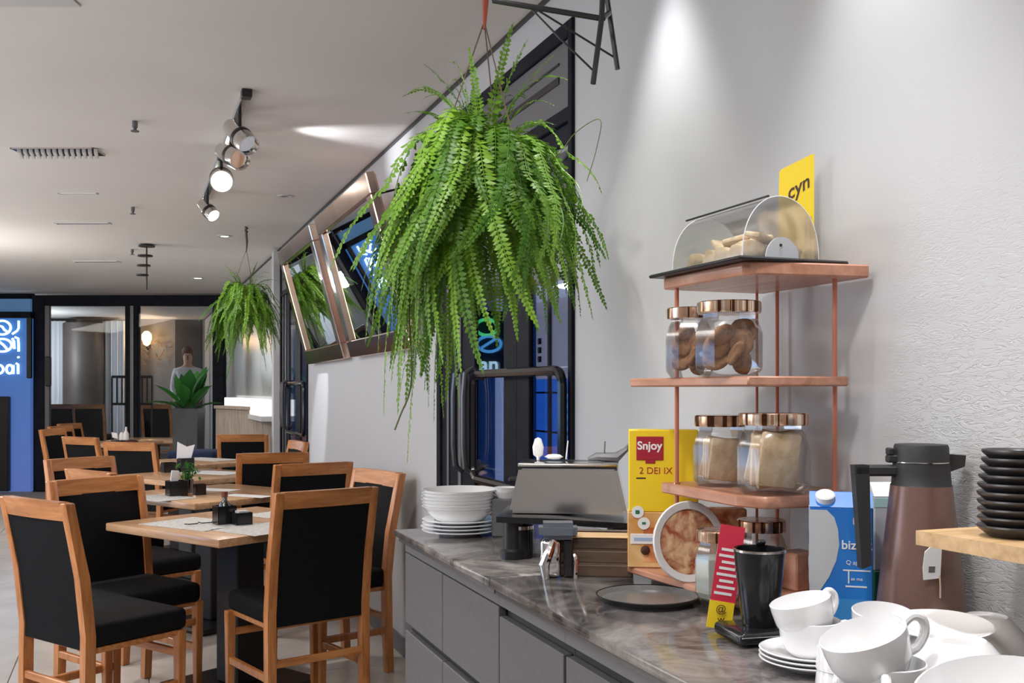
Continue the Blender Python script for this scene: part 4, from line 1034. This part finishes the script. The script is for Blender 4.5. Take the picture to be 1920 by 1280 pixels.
t = thing('napkin_dispenser', 'chrome and acrylic dispenser in front of the black tray', 'dispenser', at(1046, 2.19), rz + .1)
part('cap', taper(.082, .084, .06, .062, .082, .118, .01), mat('grey_cap', (.16, .18, .22), .15, .4), t)
part('body', MB().box((-.038, -.024, .0), (.006, .024, .082), .010, seg=3), M['chrome'], t)
part('stand', MB().box((.012, -.018, 0), (.032, .018, .082), .003), M['black_gloss'], t)
part('drip_leg', MB().tube([(-.026, -.03, .0), (-.03, -.034, .03), (-.018, -.028, .06), (-.01, -.02, .08)], [.008, .012, .01, .008], 10), M['chrome'], t)
part('drip_leg', MB().tube([(.036, -.03, .0), (.038, -.03, .035), (.036, -.02, .05)], .005, 8), M['chrome'], t)
# white cups behind plates
t = thing('knife_box', 'dark square box behind the plates holding white cups', 'box', at(948, 2.80), rz)
part('box', MB().box((-.035, -.03, 0), (.035, .03, .105), .004), M['grey_metal'], t)
for k in range(2):
    o = single('white_dish', MB().lathe([(0, 0), (.022, 0), (.032, .018), (.030, .018), (.020, .003), (0, .003)], 24), M['white'], 'small white dish on the dark box behind the plates, %s of the two' % ('lower' if k == 0 else 'upper'), 'dish', at(948, 2.80) + Vector((0, 0, .105 + k * .012)), group='small dishes on the dark box')
# round black tray on worktop
t = thing('round_tray', 'flat round dark tray lying on the worktop in front of the rack', 'tray', at(1214, 1.925), 0)
part('dish', MB().lathe([(0, 0), (.085, 0), (.094, .010), (.0965, .014), (.094, .014), (.086, .006), (0, .005)], 48), mat('slate_tray', (.12, .12, .12), .25), t)
part('rim', MB().lathe([(.090, .004), (.0965, .0125), (.098, .0145), (.0955, .0155)], 48), M['black'], t)

# ------------------------------------------------------------------ copper rack
X0, X1, Y0, Y1 = 1.03, 1.272, 1.535, 1.83
t = thing('display_rack', 'copper rack with four wooden shelves against the white wall', 'rack', (X0, Y0, ZT)); DX, DY = X1 - X0, Y1 - Y0
def shelf(z, pts, th=.020, lip=True):
    P_ = [(a - X0, b_ - Y0) for a, b_ in pts]
    mb = MB().prism(P_, z - ZT - th, z - ZT, 'z'); bmesh.ops.bevel(mb.bm, geom=list(mb.bm.edges), offset=.003, segments=1, affect='EDGES')
    return part('shelf', mb, M['copper_wood'], t)
shelf(1.552, ((X0, Y0 + .02), (X0, Y1 + .01), (X1, Y1 + .01), (X1, Y0 - .03), (X0 + .02, Y0)), .024)
shelf(1.347, ((X0, Y0), (X0 - .01, Y1 + .14), (X1 - .08, Y1 + .14), (X1 - .0, Y1), (X1 - .03, Y0 - .01)), .018)
shelf(1.132, ((X0 + .03, Y0 - .015), (X0 - .0, Y0 + .04), (X0 - .0, Y1 + .02), (X1, Y1 + .02), (X1, Y0 - .02)), .022)
shelf(.945, ((X0 + .0, Y0 + .01), (X0 - .03, Y1 + .14), (X1, Y1 + .14), (X1, Y0)), .014)
part('foot_board', MB().box((.02, .02, .0005), (DX - .02, DY + .1, .0115), .001), M['copper_wood'], t)
for (x, y, r_, z1) in ((.010, DY - .028, .0045, 1.535), (DX - .045, .012, .0045, 1.535), (DX - .006, DY - .05, .004, 1.535), (DX - .03, DY - .012, .003, 1.535)):
    part('upright_rod', MB().tube([(x, y, 0), (x, y, z1 - ZT)], r_, 10), M['copper_paint'], t)
part('collar', MB().lathe([(.0, 0), (.007, 0), (.007, .01), (0, .01)], 12, Matrix.Translation((.010, DY - .028, 1.125 - ZT))), M['copper'], t)

def jar(loc, r_, h, label, lid_h=.022, seg=8):
    t = thing('glass_jar', label, 'jar', loc, .2)
    a = PI / 8
    prof = [(0, .0), (r_ * .80, .0), (r_ * .98, h * .10), (r_, h * .16), (r_, h * .68), (r_ * .86, h * .88), (r_ * .78, h * .93), (r_ * .78, h)]
    part('glass', MB().lathe(prof, seg if seg > 8 else 8, ang=a), M['jar'], t)
    part('lid', MB().lathe([(0, h), (r_ * .88, h), (r_ * .90, h + .003), (r_ * .90, h + lid_h - .002), (r_ * .86, h + lid_h), (0, h + lid_h)], 40), M['lid'], t)
    return t
# smooth copper lid: its reflections are painted as vertical stripes
ml = mat('lid_reflections', (.7, .42, .28), .22, .85); nt = ml.node_tree; N = nt.nodes; L = nt.links
tc = N.new('ShaderNodeTexCoord'); mp = N.new('ShaderNodeMapping'); mp.inputs['Scale'].default_value = (1, 1, 0); no = N.new('ShaderNodeTexNoise'); no.inputs['Scale'].default_value = 55
rr = N.new('ShaderNodeValToRGB'); e = rr.color_ramp.elements; rr.color_ramp.interpolation = 'CONSTANT'
e[0].position = 0; e[0].color = (.10, .04, .02, 1); e[1].position = .44; e[1].color = (.66, .42, .28, 1); e3 = e.new(.56); e3.color = (.90, .80, .68, 1); e4 = e.new(.62); e4.color = (.62, .32, .18, 1)
L.new(tc.outputs['Object'], mp.inputs[0]); L.new(mp.outputs[0], no.inputs['Vector']); L.new(no.outputs['Fac'], rr.inputs[0]); L.new(rr.outputs[0], N['Principled BSDF'].inputs['Base Color'])
M['lid'] = ml
# contents
def blob(r_, h, seed, lump=.12):
    rnd = random.Random(seed); mb = MB()
    bmesh.ops.create_icosphere(mb.bm, subdivisions=3, radius=1)
    ph = [Vector((rnd.uniform(-1, 1), rnd.uniform(-1, 1), rnd.uniform(-1, 1))).normalized() for _ in range(9)]
    for v in mb.bm.verts:
        n_ = v.co.normalized(); k = 1 + lump * sum(math.exp(-8 * (1 - n_.dot(p_))) for p_ in ph) - lump * .3
        zz = max(-1, min(1, n_.z * 1.4))
        v.co = Vector((n_.x * r_ * k, n_.y * r_ * k, zz * h / 2))
    return mb
ck = [blob(.027, .016, s).mesh('cookie', M['cookie']) for s in range(3)]
def cookies(c, n, r_, z0, z1, label, group, size=1):
    for k in range(n):
        a = k * 2.3; q = (k % 2) * .6 + .3
        o = link('cookie', ck[k % 3], None, (c.x + r_ * math.cos(a), c.y + r_ * math.sin(a), z0 + (z1 - z0) * k / max(1, n - 1)), (1.2 + .5 * math.sin(k * 1.7), .6 * math.cos(k * 2.1), a), (size, size, size)); tag(o, label, 'cookie', group)
# middle shelf jars
j1 = at(1367, 1.90, 1.347); jar(j1, .066, .118, 'glass jar of brown cookies in front on the middle shelf')
cookies(j1, 9, .026, 1.376, 1.43, 'brown round cookie inside the front jar on the middle shelf', 'cookies in the front middle shelf jar', .92)
j2 = at(1293, 2.04, 1.347); jar(j2, .050, .118, 'glass jar of cookies behind, at the left of the middle shelf')
cookies(j2, 8, .016, 1.373, 1.435, 'brown cookie inside the back left jar on the middle shelf', 'cookies in the back middle shelf jar', .78)
# third shelf jars with toast
tj = [(1352, 2.02, .058, .118, 'glass jar of toast slices at the left of the third shelf'), (1450, 1.86, .070, .126, 'larger glass jar of toast slices at the right of the third shelf')]
ts = MB().box((-.036, -.006, -.041), (.036, .006, .041), .008, seg=2).mesh('toast_slice', M['toast'])
for (px, d, r_, h, l) in tj:
    c = at(px, d, 1.132); jar(c, r_, h, l)
    n_ = 5
    for k in range(n_):
        sc = r_ / .070 * 1.22; off = (k - 2) * .0150 * sc
        o = link('toast_slice', ts, None, (c.x + math.sin(YAW) * off, c.y + math.cos(YAW) * off, 1.132 + .0525 * sc), (.10, random.uniform(-.22, .22), ROTC + random.uniform(-.15, .15)), (sc * (1 - .06 * abs(k - 2) ** 1.5), sc, sc)); tag(o, 'toast slice inside the ' + ('left' if px < 1400 else 'larger right') + ' jar on the third shelf', 'toast', ('left' if px < 1400 else 'right') + ' jar toast slices')
# bottom shelf: powder jar, back jars, round food print, boxes
c = at(1347, 1.83, .945); jar(c, .044, .105, 'octagonal jar of pale powder on the bottom shelf', .02)
o = single('pale_powder', MB().lathe([(0, .003), (.034, .003), (.0415, .014), (.0415, .075), (0, .082)], 8, ang=PI / 8 + .2), M['powder'], 'pale powder filling the jar on the bottom shelf', 'powder', c, smooth=False)
c = at(1428, 1.96, .945); jar(c, .052, .105, 'wide clear jar behind the black grinder on the bottom shelf')
o = single('mixed_nuts', MB().lathe([(0, .003), (.042, .003), (.049, .014), (.049, .05), (0, .055)], 16), M['cookie'], 'brown nuts filling half of the wide jar on the bottom shelf', 'nuts', c)
c = at(1496, 1.93, .945); 
o = single('storage_box', MB().box((-.03, -.03, 0), (.03, .03, .07), .003), M['copper_wood'], 'small wooden box at the right of the bottom shelf behind the blue carton', 'box', c, (0, 0, .1))
c = at(1290, 2.0, .945)
t = thing('round_plate', 'round orange food tray leaning upright behind the front rod of the rack', 'plate', c + Vector((.0, .0, .078)), ROTC + .35)
Rl = Matrix.Rotation(PI / 2 - .12, 4, 'X')
part('rim', MB().lathe([(.062, 0), (.078, 0), (.080, .004), (.078, .007), (.064, .004)], 40, Rl), M['paper'], t)
part('topping', MB().lathe([(0, .002), (.064, .002)], 40, Rl), M['orange2'], t)
part('back', MB().lathe([(0, -.002), (.078, -.001), (.078, .001), (0, .001)], 40, Rl), M['copper'], t)
o = single('red_box', MB().box((-.05, -.02, 0), (.05, .02, .13), .003), M['orange2'], 'red and orange printed box behind the powder jar on the bottom shelf', 'box', at(1352, 2.13, .945), (0, 0, ROTC))

# yellow box standing left behind the rack
bxc = at(1232, 2.175, .946)
t = thing('cereal_box', 'tall yellow box with dark red badge and orange lower half behind the rack', 'box', bxc, ROTC - .10)
part('upper_panel', MB().box((-.061, -.03, .118), (.085, .03, .292), .002), M['yellow'], t)
part('lower_panel', MB().box((-.063, -.031, 0), (.085, .031, .118), .002), M['tan'], t)
part('food_print', MB().box((-.03, -.0316, .012), (.06, -.0310, .085)), M['orange'], t)
part('red_badge', MB().box((-.045, -.0325, .228), (.012, -.0300, .278), .006), M['red'], t)
part('badge_foot', MB().box((-.026, -.0322, .221), (-.005, -.0300, .230), .001), M['red'], t)
o = link('lettering', text_mesh('lettering', 'Snjoy', .024, M['paper'], .0004, bold=.0006), t, (-.017, -.0329, .258), (PI / 2, 0, 0))
o = link('lettering', text_mesh('lettering', '2 DEI IX', .020, M['red'], .0003), t, (-.004, -.0303, .205), (PI / 2, 0, 0))
part('underline', MB().box((-.045, -.0304, .188), (-.025, -.03, .191)), M['ink'], t)
part('round_sticker', MB().lathe([(0, 0), (.013, 0), (.013, .001), (0, .001)], 20, Matrix.Translation((-.042, -.0318, .118)) @ Matrix.Rotation(PI / 2, 4, 'X')), M['paper'], t)
part('round_sticker', MB().lathe([(0, 0), (.013, 0), (.013, .001), (0, .001)], 20, Matrix.Translation((-.029, -.0318, .094)) @ Matrix.Rotation(PI / 2, 4, 'X')), M['paper'], t)
part('leaf_mark', MB().box((-.047, -.0336, .114), (-.038, -.0328, .122), .001), M['green_c'], t)
part('leaf_mark', MB().box((-.033, -.0336, .092), (-.025, -.0328, .097), .001), M['green_c'], t)
part('price_strip', MB().box((-.057, -.0330, .050), (.02, -.0312, .072), .001, Matrix.Rotation(-.0, 4, 'Y')), M['paper'], t)
part('strip_print', MB().box((-.05, -.0334, .057), (.01, -.0330, .064)), M['ltblue'], t)
part('dark_knob', MB().lathe([(0, 0), (.010, 0), (.007, .006), (0, .008)], 14, Matrix.Translation((-.026, -.0316, .037)) @ Matrix.Rotation(PI / 2, 4, 'X')), M['ink'], t)

# red striped leaflet with yellow tag
p0 = at(1347, 1.70, ZT)
t = thing('striped_leaflet', 'red and white striped leaflet leaning behind the black grinder, yellow at the foot', 'leaflet', p0, ROTC)
Ml = Matrix.Rotation(.16, 4, 'Y') @ Matrix.Rotation(-.10, 4, 'X')
part('sheet', MB().box((-.020, .0, .045), (.022, .0016, .175), 0, Ml), M['redp'], t)
for k in range(8):
    z0 = .058 + k * .0105
    part('white_stripe', MB().box((-.016 + .003 * (k % 3), -.0006, z0), (.014 + .004 * (k % 2), .0, z0 + .0045), 0, Ml), M['paper'], t)
part('yellow_tag', MB().box((-.021, -.0008, .002), (.021, .0012, .047), 0, Ml), M['yellow'], t)
o = link('lettering', text_mesh('lettering', '@\nw', .017, M['ink'], .0003), t, (.004, -.0016, .026), (PI / 2, 0, 0))
# black grinder on black base
gc = at(1424, 1.63, ZT)
t = thing('scale_base', 'flat black base plate under the black cup on the worktop', 'base', gc, ROTC + .25)
part('plate', MB().box((-.058, -.05, .003), (.05, .05, .024), .008, seg=3), M['black_gloss'], t)
part('steel_line', MB().box((-.056, -.0505, .0155), (.05, -.0485, .0175), .0005), M['steel'], t)
t = thing('black_cup', 'tall black plastic cup with silver rim on the black base plate', 'cup', gc + Vector((0, 0, .0245)), 0)
part('body', MB().lathe([(0, 0), (.027, 0), (.028, .004), (.036, .07), (.0405, .115), (.0405, .122), (.037, .122), (.034, .07), (.026, .01), (0, .008)], 36), M['black_gloss'], t)
part('silver_rim', MB().lathe([(.0402, .118), (.0415, .119), (.0415, .1225), (.0402, .123)], 36), M['steel'], t)
part('thumb_tab', MB().box((.012, .020, .123), (.028, .032, .132), .003), M['black_gloss'], t)

# blue carton
c = at(1570, 1.735, ZT)
t = thing('milk_carton', 'blue and white carton with white screw cap beside the brown flask', 'carton', c, ROTC - .28)
part('body', MB().box((-.046, -.035, 0), (.056, .035, .205), .002), M['blue'], t)
part('gable', MB().prism([(-.035, .205), (.035, .205), (.004, .228), (-.004, .228)], -.046, .056, 'x'), M['blue'], t)
part('screw_cap', MB().lathe([(0, .0), (.016, 0), (.016, .012), (.014, .014), (0, .014)], 20, Matrix.Translation((-.02, -.016, .214)) @ Matrix.Rotation(.5, 4, 'X')), M['paper'], t)
# white curved field running over the left side and the front
mb = MB(); pts = [(-.0466 , .200)]
half = [(.0, .203), (-.006, .196), (.006, .170), (.009, .14), (.004, .11), (-.008, .082), (-.026, .052), (-.040, .036)]
poly = [(-.046, .200), (-.018, .200), (-.006, .188), (.0, .168), (.002, .142), (-.003, .115), (-.014, .088), (-.030, .062), (-.046, .05)]
mb.prism(poly, -.0358, -.0349, 'y'); part('white_field', mb, M['grey_c'], t)
part('side_field', MB().box((-.0468, -.034, .075), (-.0459, .034, .200)), M['grey_c'], t)
part('side_print', MB().box((-.0474, -.028, .140), (-.0467, .02, .160)), M['black_matt'], t)
part('side_print', MB().box((-.0474, -.030, .100), (-.0467, .024, .112)), M['ltblue'], t)
part('light_patch', MB().box((-.040, -.0353, .006), (.050, -.0349, .052)), mat('mid_blue', (.04, .26, .62), .4), t)
part('crest', MB().prism([(-.006, .0), (.006, 0), (.006, -.010), (0, -.016), (-.006, -.010)], -.0356, -.0349, 'y', Matrix.Translation((.030, 0, .188))), mat('crest_pink', (.75, .5, .52), .5), t)
for s, x, z, sz in (('bizi02', .030, .142, .021), ('Q appan', .030, .113, .010), ('as me', .030, .086, .008)):
    link('lettering', text_mesh('lettering', s, sz, M['paper'], .0003, bold=.0003 if sz > .015 else 0), t, (x, -.0356, z), (PI / 2, 0, 0))
part('print_line', MB().box((.008, -.0356, .099), (.052, -.0349, .1012)), M['paper'], t)
part('print_line', MB().box((.012, -.0356, .072), (.046, -.0349, .0745)), M['paper'], t)
part('print_line', MB().box((.016, -.0356, .078), (.018, -.0349, .099)), M['paper'], t)
c = at(1661, 1.80, ZT)
t = thing('green_carton', 'white and green carton squeezed between blue carton and brown flask', 'carton', c, ROTC)
part('body', MB().box((-.028, -.02, .085), (.028, .03, .215), .002), M['grey_c'], t)
part('green_foot', MB().box((-.028, -.0205, 0), (.028, .0305, .085), .002), M['green_c'], t)
part('top', MB().prism([(-.02, .215), (.03, .215), (.008, .238), (.002, .238)], -.028, .028, 'x'), M['paper'], t)
part('mint_band', MB().box((-.0284, -.0208, .196), (.0284, -.0198, .212)), mat('mint', (.4, .62, .6), .5), t)
o = single('tea_sachet', MB().box((-.016, -.001, 0), (.016, .001, .055), .0005), mat('sachet', (.30, .30, .28), .7), 'grey paper sachet leaning at the left foot of the blue carton', 'sachet', at(1517, 1.66), (-.12, 0, ROTC))

# thermos
c = at(1727, 1.65, ZT)
t = thing('vacuum_flask', 'brown tapered vacuum flask with black handle and collar', 'flask', c, ROTC)
part('body', MB().lathe([(0, 0), (.071, 0), (.0735, .004), (.0725, .02), (.0615, .12), (.052, .205), (.0475, .247)], 56), M['thermos'], t)
part('collar', MB().lathe([(.0475, .247), (.046, .249), (.0445, .27), (.042, .31), (.0405, .3135), (0, .3135)], 48), M['black_matt'], t)
part('collar_line', MB().lathe([(.0438, .284), (.0447, .2845), (.0447, .286), (.0437, .2865)], 48), M['steel'], t)
part('spout', MB().prism([(.038, .268), (.066, .278), (.068, .296), (.038, .298)], -.012, .012, 'y'), M['black_matt'], t)
hn = MB().box((-.112, -.011, .262), (-.036, .011, .280), .004).prism([(-.112, .280), (-.088, .280), (-.084, .118), (-.100, .112)], -.011, .011, 'y')
part('handle', hn, M['black_matt'], t)
part('lever', MB().box((-.056, -.008, .284), (-.040, .008, .296), .002).box((-.056, -.007, .296), (-.046, .007, .308), .002), M['black_matt'], t)
part('hang_tag', MB().prism([(-.013, .0), (.013, .003), (.013, .058), (.002, .060), (-.013, .045), (-.015, .02)], -.0008, .0008, 'y', Matrix.Translation((-.010, -.066, .105)) @ Matrix.Rotation(.12, 4, 'X')), M['paper'], t)
part('tag_print', MB().box((-.006, -.0011, .012), (.004, -.0009, .022), 0, Matrix.Translation((-.010, -.066, .105)) @ Matrix.Rotation(.12, 4, 'X')), M['grey_metal'], t)
part('tag_string', MB().tube([(.002, -.0675, .112), (.001, -.072, .095), (.0005, -.073, .078)], .0012, 5), M['beige'], t)

# wooden wall shelf at the right with a stack of ribbed black bowls
t = thing('wall_board', 'light wooden board shelf at the right edge carrying black bowls', 'shelf', (0, 0, 0))
part('board', MB().prism([(1.085, 1.185), (1.285, 1.185), (1.285, .55), (1.115, .55)], 1.094, 1.115, 'z'), M['light_wood'], t)
for y in (.62, 1.0): part('bracket', MB().prism([(1.288, 1.093), (1.16, 1.093), (1.288, 1.00)], y, y + .012, 'y'), M['black'], t)
rb = MB().lathe([(0, 0), (.028, 0), (.0405, .011), (.0425, .014), (.0415, .0165), (.038, .015), (.027, .004), (0, .004)], 36).mesh('ribbed_bowl', [mat('ribbed_black', (.03, .028, .03), .3)])
for k in range(10):
    s = 1.10 - .022 * max(0, k - 4) - .004 * k
    o = link('black_bowl', rb, None, (1.165 + .001 * math.sin(k), 1.085, 1.1155 + k * .0118), (0, 0, k), (s, s, 1)); tag(o, 'small black glossy bowl in the stack on the wooden board, number %s from below' % ['one', 'two', 'three', 'four', 'five', 'six', 'seven', 'eight', 'nine', 'ten'][k], 'bowl', 'black bowls on the wooden board')

# ------------------------------------------------------------------ cups, saucers and bowls in the foreground
def cup_meshes(R, h):
    k = R / .046
    cupm = MB().lathe([(0, .004 * k), (R * .50, .004 * k), (R * .52, 0), (R * .60, .002), (R * .80, h * .18), (R * .94, h * .45), (R * .99, h * .8), (R, h), (R * .965, h + .001), (R * .95, h * .8), (R * .90, h * .45), (R * .72, h * .18), (0, h * .12)], 44).mesh('cup', M['white'])
    pts = [(R * .975, 0, h * .84), (R * 1.28, 0, h * .93), (R * 1.50, 0, h * .78), (R * 1.46, 0, h * .52), (R * 1.18, 0, h * .30), (R * .90, 0, h * .27)]
    P_ = []
    for i in range(len(pts) - 1):
        for q in range(4):
            t_ = q / 4; p0_, p1_, p2_, p3_ = [Vector(pts[min(max(i + o_, 0), len(pts) - 1)]) for o_ in (-1, 0, 1, 2)]
            P_.append(.5 * ((2 * p1_) + (-p0_ + p2_) * t_ + (2 * p0_ - 5 * p1_ + 4 * p2_ - p3_) * t_ ** 2 + (-p0_ + 3 * p1_ - 3 * p2_ + p3_) * t_ ** 3))
    P_.append(Vector(pts[-1]))
    hm = MB().tube(P_, [.0052 * k] * len(P_), 10).mesh('handle', M['white'])
    return cupm, hm
CUP = cup_meshes(.044, .052); CUPB = cup_meshes(.054, .062)
def cup(loc, handle_az, label, tilt=0, tilt_az=0, inverted=False, kind=CUP, group='white cups on the worktop'):
    t = bpy.data.objects.new('cup', kind[0]); COL.objects.link(t); tag(t, label, 'cup', group)
    o = link('handle', kind[1], t)
    q = Matrix.Rotation(handle_az, 3, 'Z')
    if inverted: q = Matrix.Rotation(PI, 3, 'X') @ q
    if tilt:
        ax = Vector((-math.sin(tilt_az), math.cos(tilt_az), 0)); q = Matrix.Rotation(tilt, 3, ax) @ q
    t.rotation_euler = q.to_euler(); t.location = loc
    if inverted: t.location.z += .053 if kind is CUP else .063
    return t
RT = -YAW  # azimuth of picture right
sauc = MB().lathe([(0, .003), (.030, .003), (.032, 0), (.036, .003), (.062, .012), (.070, .015), (.0715, .0165), (.069, .0175), (.055, .012), (.030, .006), (0, .006)], 48).mesh('saucer', M['white'])
c = at(1518, 1.46, ZT)
for k in range(3):
    o = link('saucer', sauc, None, (c.x, c.y, ZT + .0065 * k)); tag(o, 'white saucer under the two stacked cups at the left of the crockery, %s' % ['lowest', 'middle', 'topmost'][k], 'saucer', 'saucers under the left cups')
z = ZT + .019
cup((c.x, c.y, z), 1.2, 'lower white cup of the left pair standing on saucers')
cup((c.x - .002, c.y, z + .030), RT + .5, 'upper tilted white cup of the left pair standing on saucers', -.24, RT + .0)
# middle back cup
c = at(1652, 1.50, ZT)
cup((c.x, c.y, ZT), 2, 'lower white cup under the middle back cup with handle to the right'); cup((c.x, c.y, ZT + .024), RT + .1, 'white middle back cup, handle to the right, in front of the brown flask', .14, RT - PI / 2)
# front cups
c = at(1652, 1.27, ZT)
cup((c.x, c.y, ZT), -2.2, 'lower big white cup at the bottom edge below the most tilted cup', kind=CUPB); cup((c.x - .006, c.y, ZT + .040), RT + .15, 'most tilted big white cup at the front of the crockery', -.34, RT + .2, kind=CUPB)
c = at(1592, 1.36, ZT)
cup((c.x, c.y, ZT), 2.5, 'upside down white cup left behind the most tilted cup', 0, 0, True); cup((c.x + .002, c.y + .002, ZT + .026), 2.2, 'upper upside down white cup left behind the most tilted cup', .06, 1, True)
c = at(1752, 1.43, ZT)
cup((c.x, c.y, ZT), RT + .5, 'upside down white cup carrying a saucer before the brown flask', 0, 0, True)
o = link('saucer', sauc, None, (c.x, c.y - .01, ZT + .058), (.05, -.06, 0)); tag(o, 'tilted white saucer on an upside down cup right of the tilted cup', 'saucer')
# big bowls
bigb = MB().lathe([(0, .004), (.034, .004), (.037, 0), (.043, .004), (.075, .040), (.088, .082), (.0895, .086), (.0865, .087), (.072, .042), (.04, .010), (0, .008)], 56)
bigm = bigb.mesh('bowl', M['white'])
rimb = MB().lathe([(.0885, .0825), (.0900, .0845), (.0895, .0868), (.0875, .0872)], 56).mesh('rim', M['white'])
def bigbowl(loc, rot, label, s=1):
    o = link('serving_bowl', bigm, None, loc, rot, (s, s, s)); tag(o, label, 'bowl', 'white serving bowls'); return o
c = at(1796, 1.31, ZT); bigbowl((c.x, c.y, ZT + .080), (PI, 0, 0), 'large upside down white bowl right of the most tilted cup', .92)
c = at(1900, 1.03, ZT); bigbowl((c.x, c.y, ZT + .012), (.10, -.20, 0), 'large upright white bowl cut by the lower right picture corner', 1.0)
c = at(1850, 1.50, ZT); bigbowl((c.x, c.y, ZT + .068), (PI, 0, 0), 'smaller upside down pale bowl at the wall in the right corner', .78)

# ------------------------------------------------------------------ bread case and yellow card on the top shelf
zb = 1.5525; yn, yf = 1.56, 1.81; xc = 1.118; hw = .083; hh = .115
t = thing('bread_case', 'clear arched bread case on a black tray on top of the rack', 'case', (xc, yn, zb))
part('tray', MB().box((-.112, -.035, 0), (.125, yf - yn + .05, .007), .003), M['black'], t)
arcp = [(hw * math.cos(PI * i / 24), .009 + hh * math.sin(PI * i / 24) ** .85) for i in range(25)]
mb = MB(); L_ = yf - yn
Ra = [mb.bm.verts.new((x, 0, z)) for x, z in arcp]; Rb = [mb.bm.verts.new((x, L_, z)) for x, z in arcp]
for i in range(24): mb.bm.faces.new((Ra[i], Ra[i + 1], Rb[i + 1], Rb[i]))
part('dome', mb, M['acrylic'], t)
for y in (0, L_):
    mb = MB(); mb.poly([(x, y, z) for x, z in arcp]); part('end_panel', mb, M['acrylic'], t)
    part('edge_bead', MB().tube([(x, y, z) for x, z in arcp], .0010, 6), mat('acrylic_edge', (.75, .75, .76), .2) if y == 0 else bpy.data.materials['acrylic_edge'], t)
part('hinge_line', MB().box((-.03, -.002, hh + .006), (-.026, L_ + .04, hh + .0095), .001), M['black'], t)
mb = MB().prism([(.036 * math.cos(PI * i / 14), .009 + .040 * math.sin(PI * i / 14)) for i in range(15)], -.004, -.001, 'y')
part('end_plate', mb, M['grey_c'], t)
part('plate_screw', MB().lathe([(0, 0), (.003, 0), (.002, .002), (0, .002)], 8, Matrix.Translation((-.004, -.0045, .034)) @ Matrix.Rotation(PI / 2, 4, 'X')), M['black'], t)
pm = [blob(.026, .030, 20 + k, .22).mesh('pastry', M['pastry']) for k in range(3)]
sl_ = MB().box((-.034, -.028, -.005), (.034, .028, .005), .004, seg=2).mesh('bread_slice', M['pastry'])
for k in range(10):
    y = .03 + (L_ - .06) * (k // 2) / 4; x = -.033 + .062 * (k % 2)
    o = link('pastry', pm[k % 3], None, (xc + x + random.uniform(-.006, .006), yn + y, zb + .025), (.3 * math.sin(k), .3 * math.cos(k), k)); tag(o, 'pale golden pastry lying inside the clear arched bread case', 'pastry', 'pastries in the bread case')
for k in range(4):
    o = link('bread_slice', sl_, None, (xc - .012 + .004 * k, yn + .03 + .05 * k, zb + .048 + .002 * k), (.25 * math.sin(k * 2 + 1), -.38 if k % 2 else .3, .4 * k)); tag(o, 'pale bread slice lying on the pastries inside the arched bread case', 'bread', 'bread slices in the case')
t = thing('price_card', 'yellow card with dark hand lettering standing behind the bread case', 'card', (1.228, 1.668, 1.5525), ROTC - .25)
part('card', MB().prism([(-.034, .001), (.036, .001), (.036, .232), (.030, .231), (-.026, .205), (-.030, .200)], -.0012, .0012, 'y'), M['yellow_d'], t)
part('foot', MB().box((-.034, -.012, 0), (.036, .012, .003), .001), M['paper'], t)
part('side_bar', MB().box((.018, -.0024, .004), (.022, -.0012, .110)).box((.028, -.0024, .004), (.031, -.0012, .110)), M['beige'], t)
o = link('lettering', text_mesh('lettering', 'cyn', .036, M['ink'], .0004, shear=.6, bold=.0005), t, (.002, -.0014, .165), (PI / 2, -.55, 0))
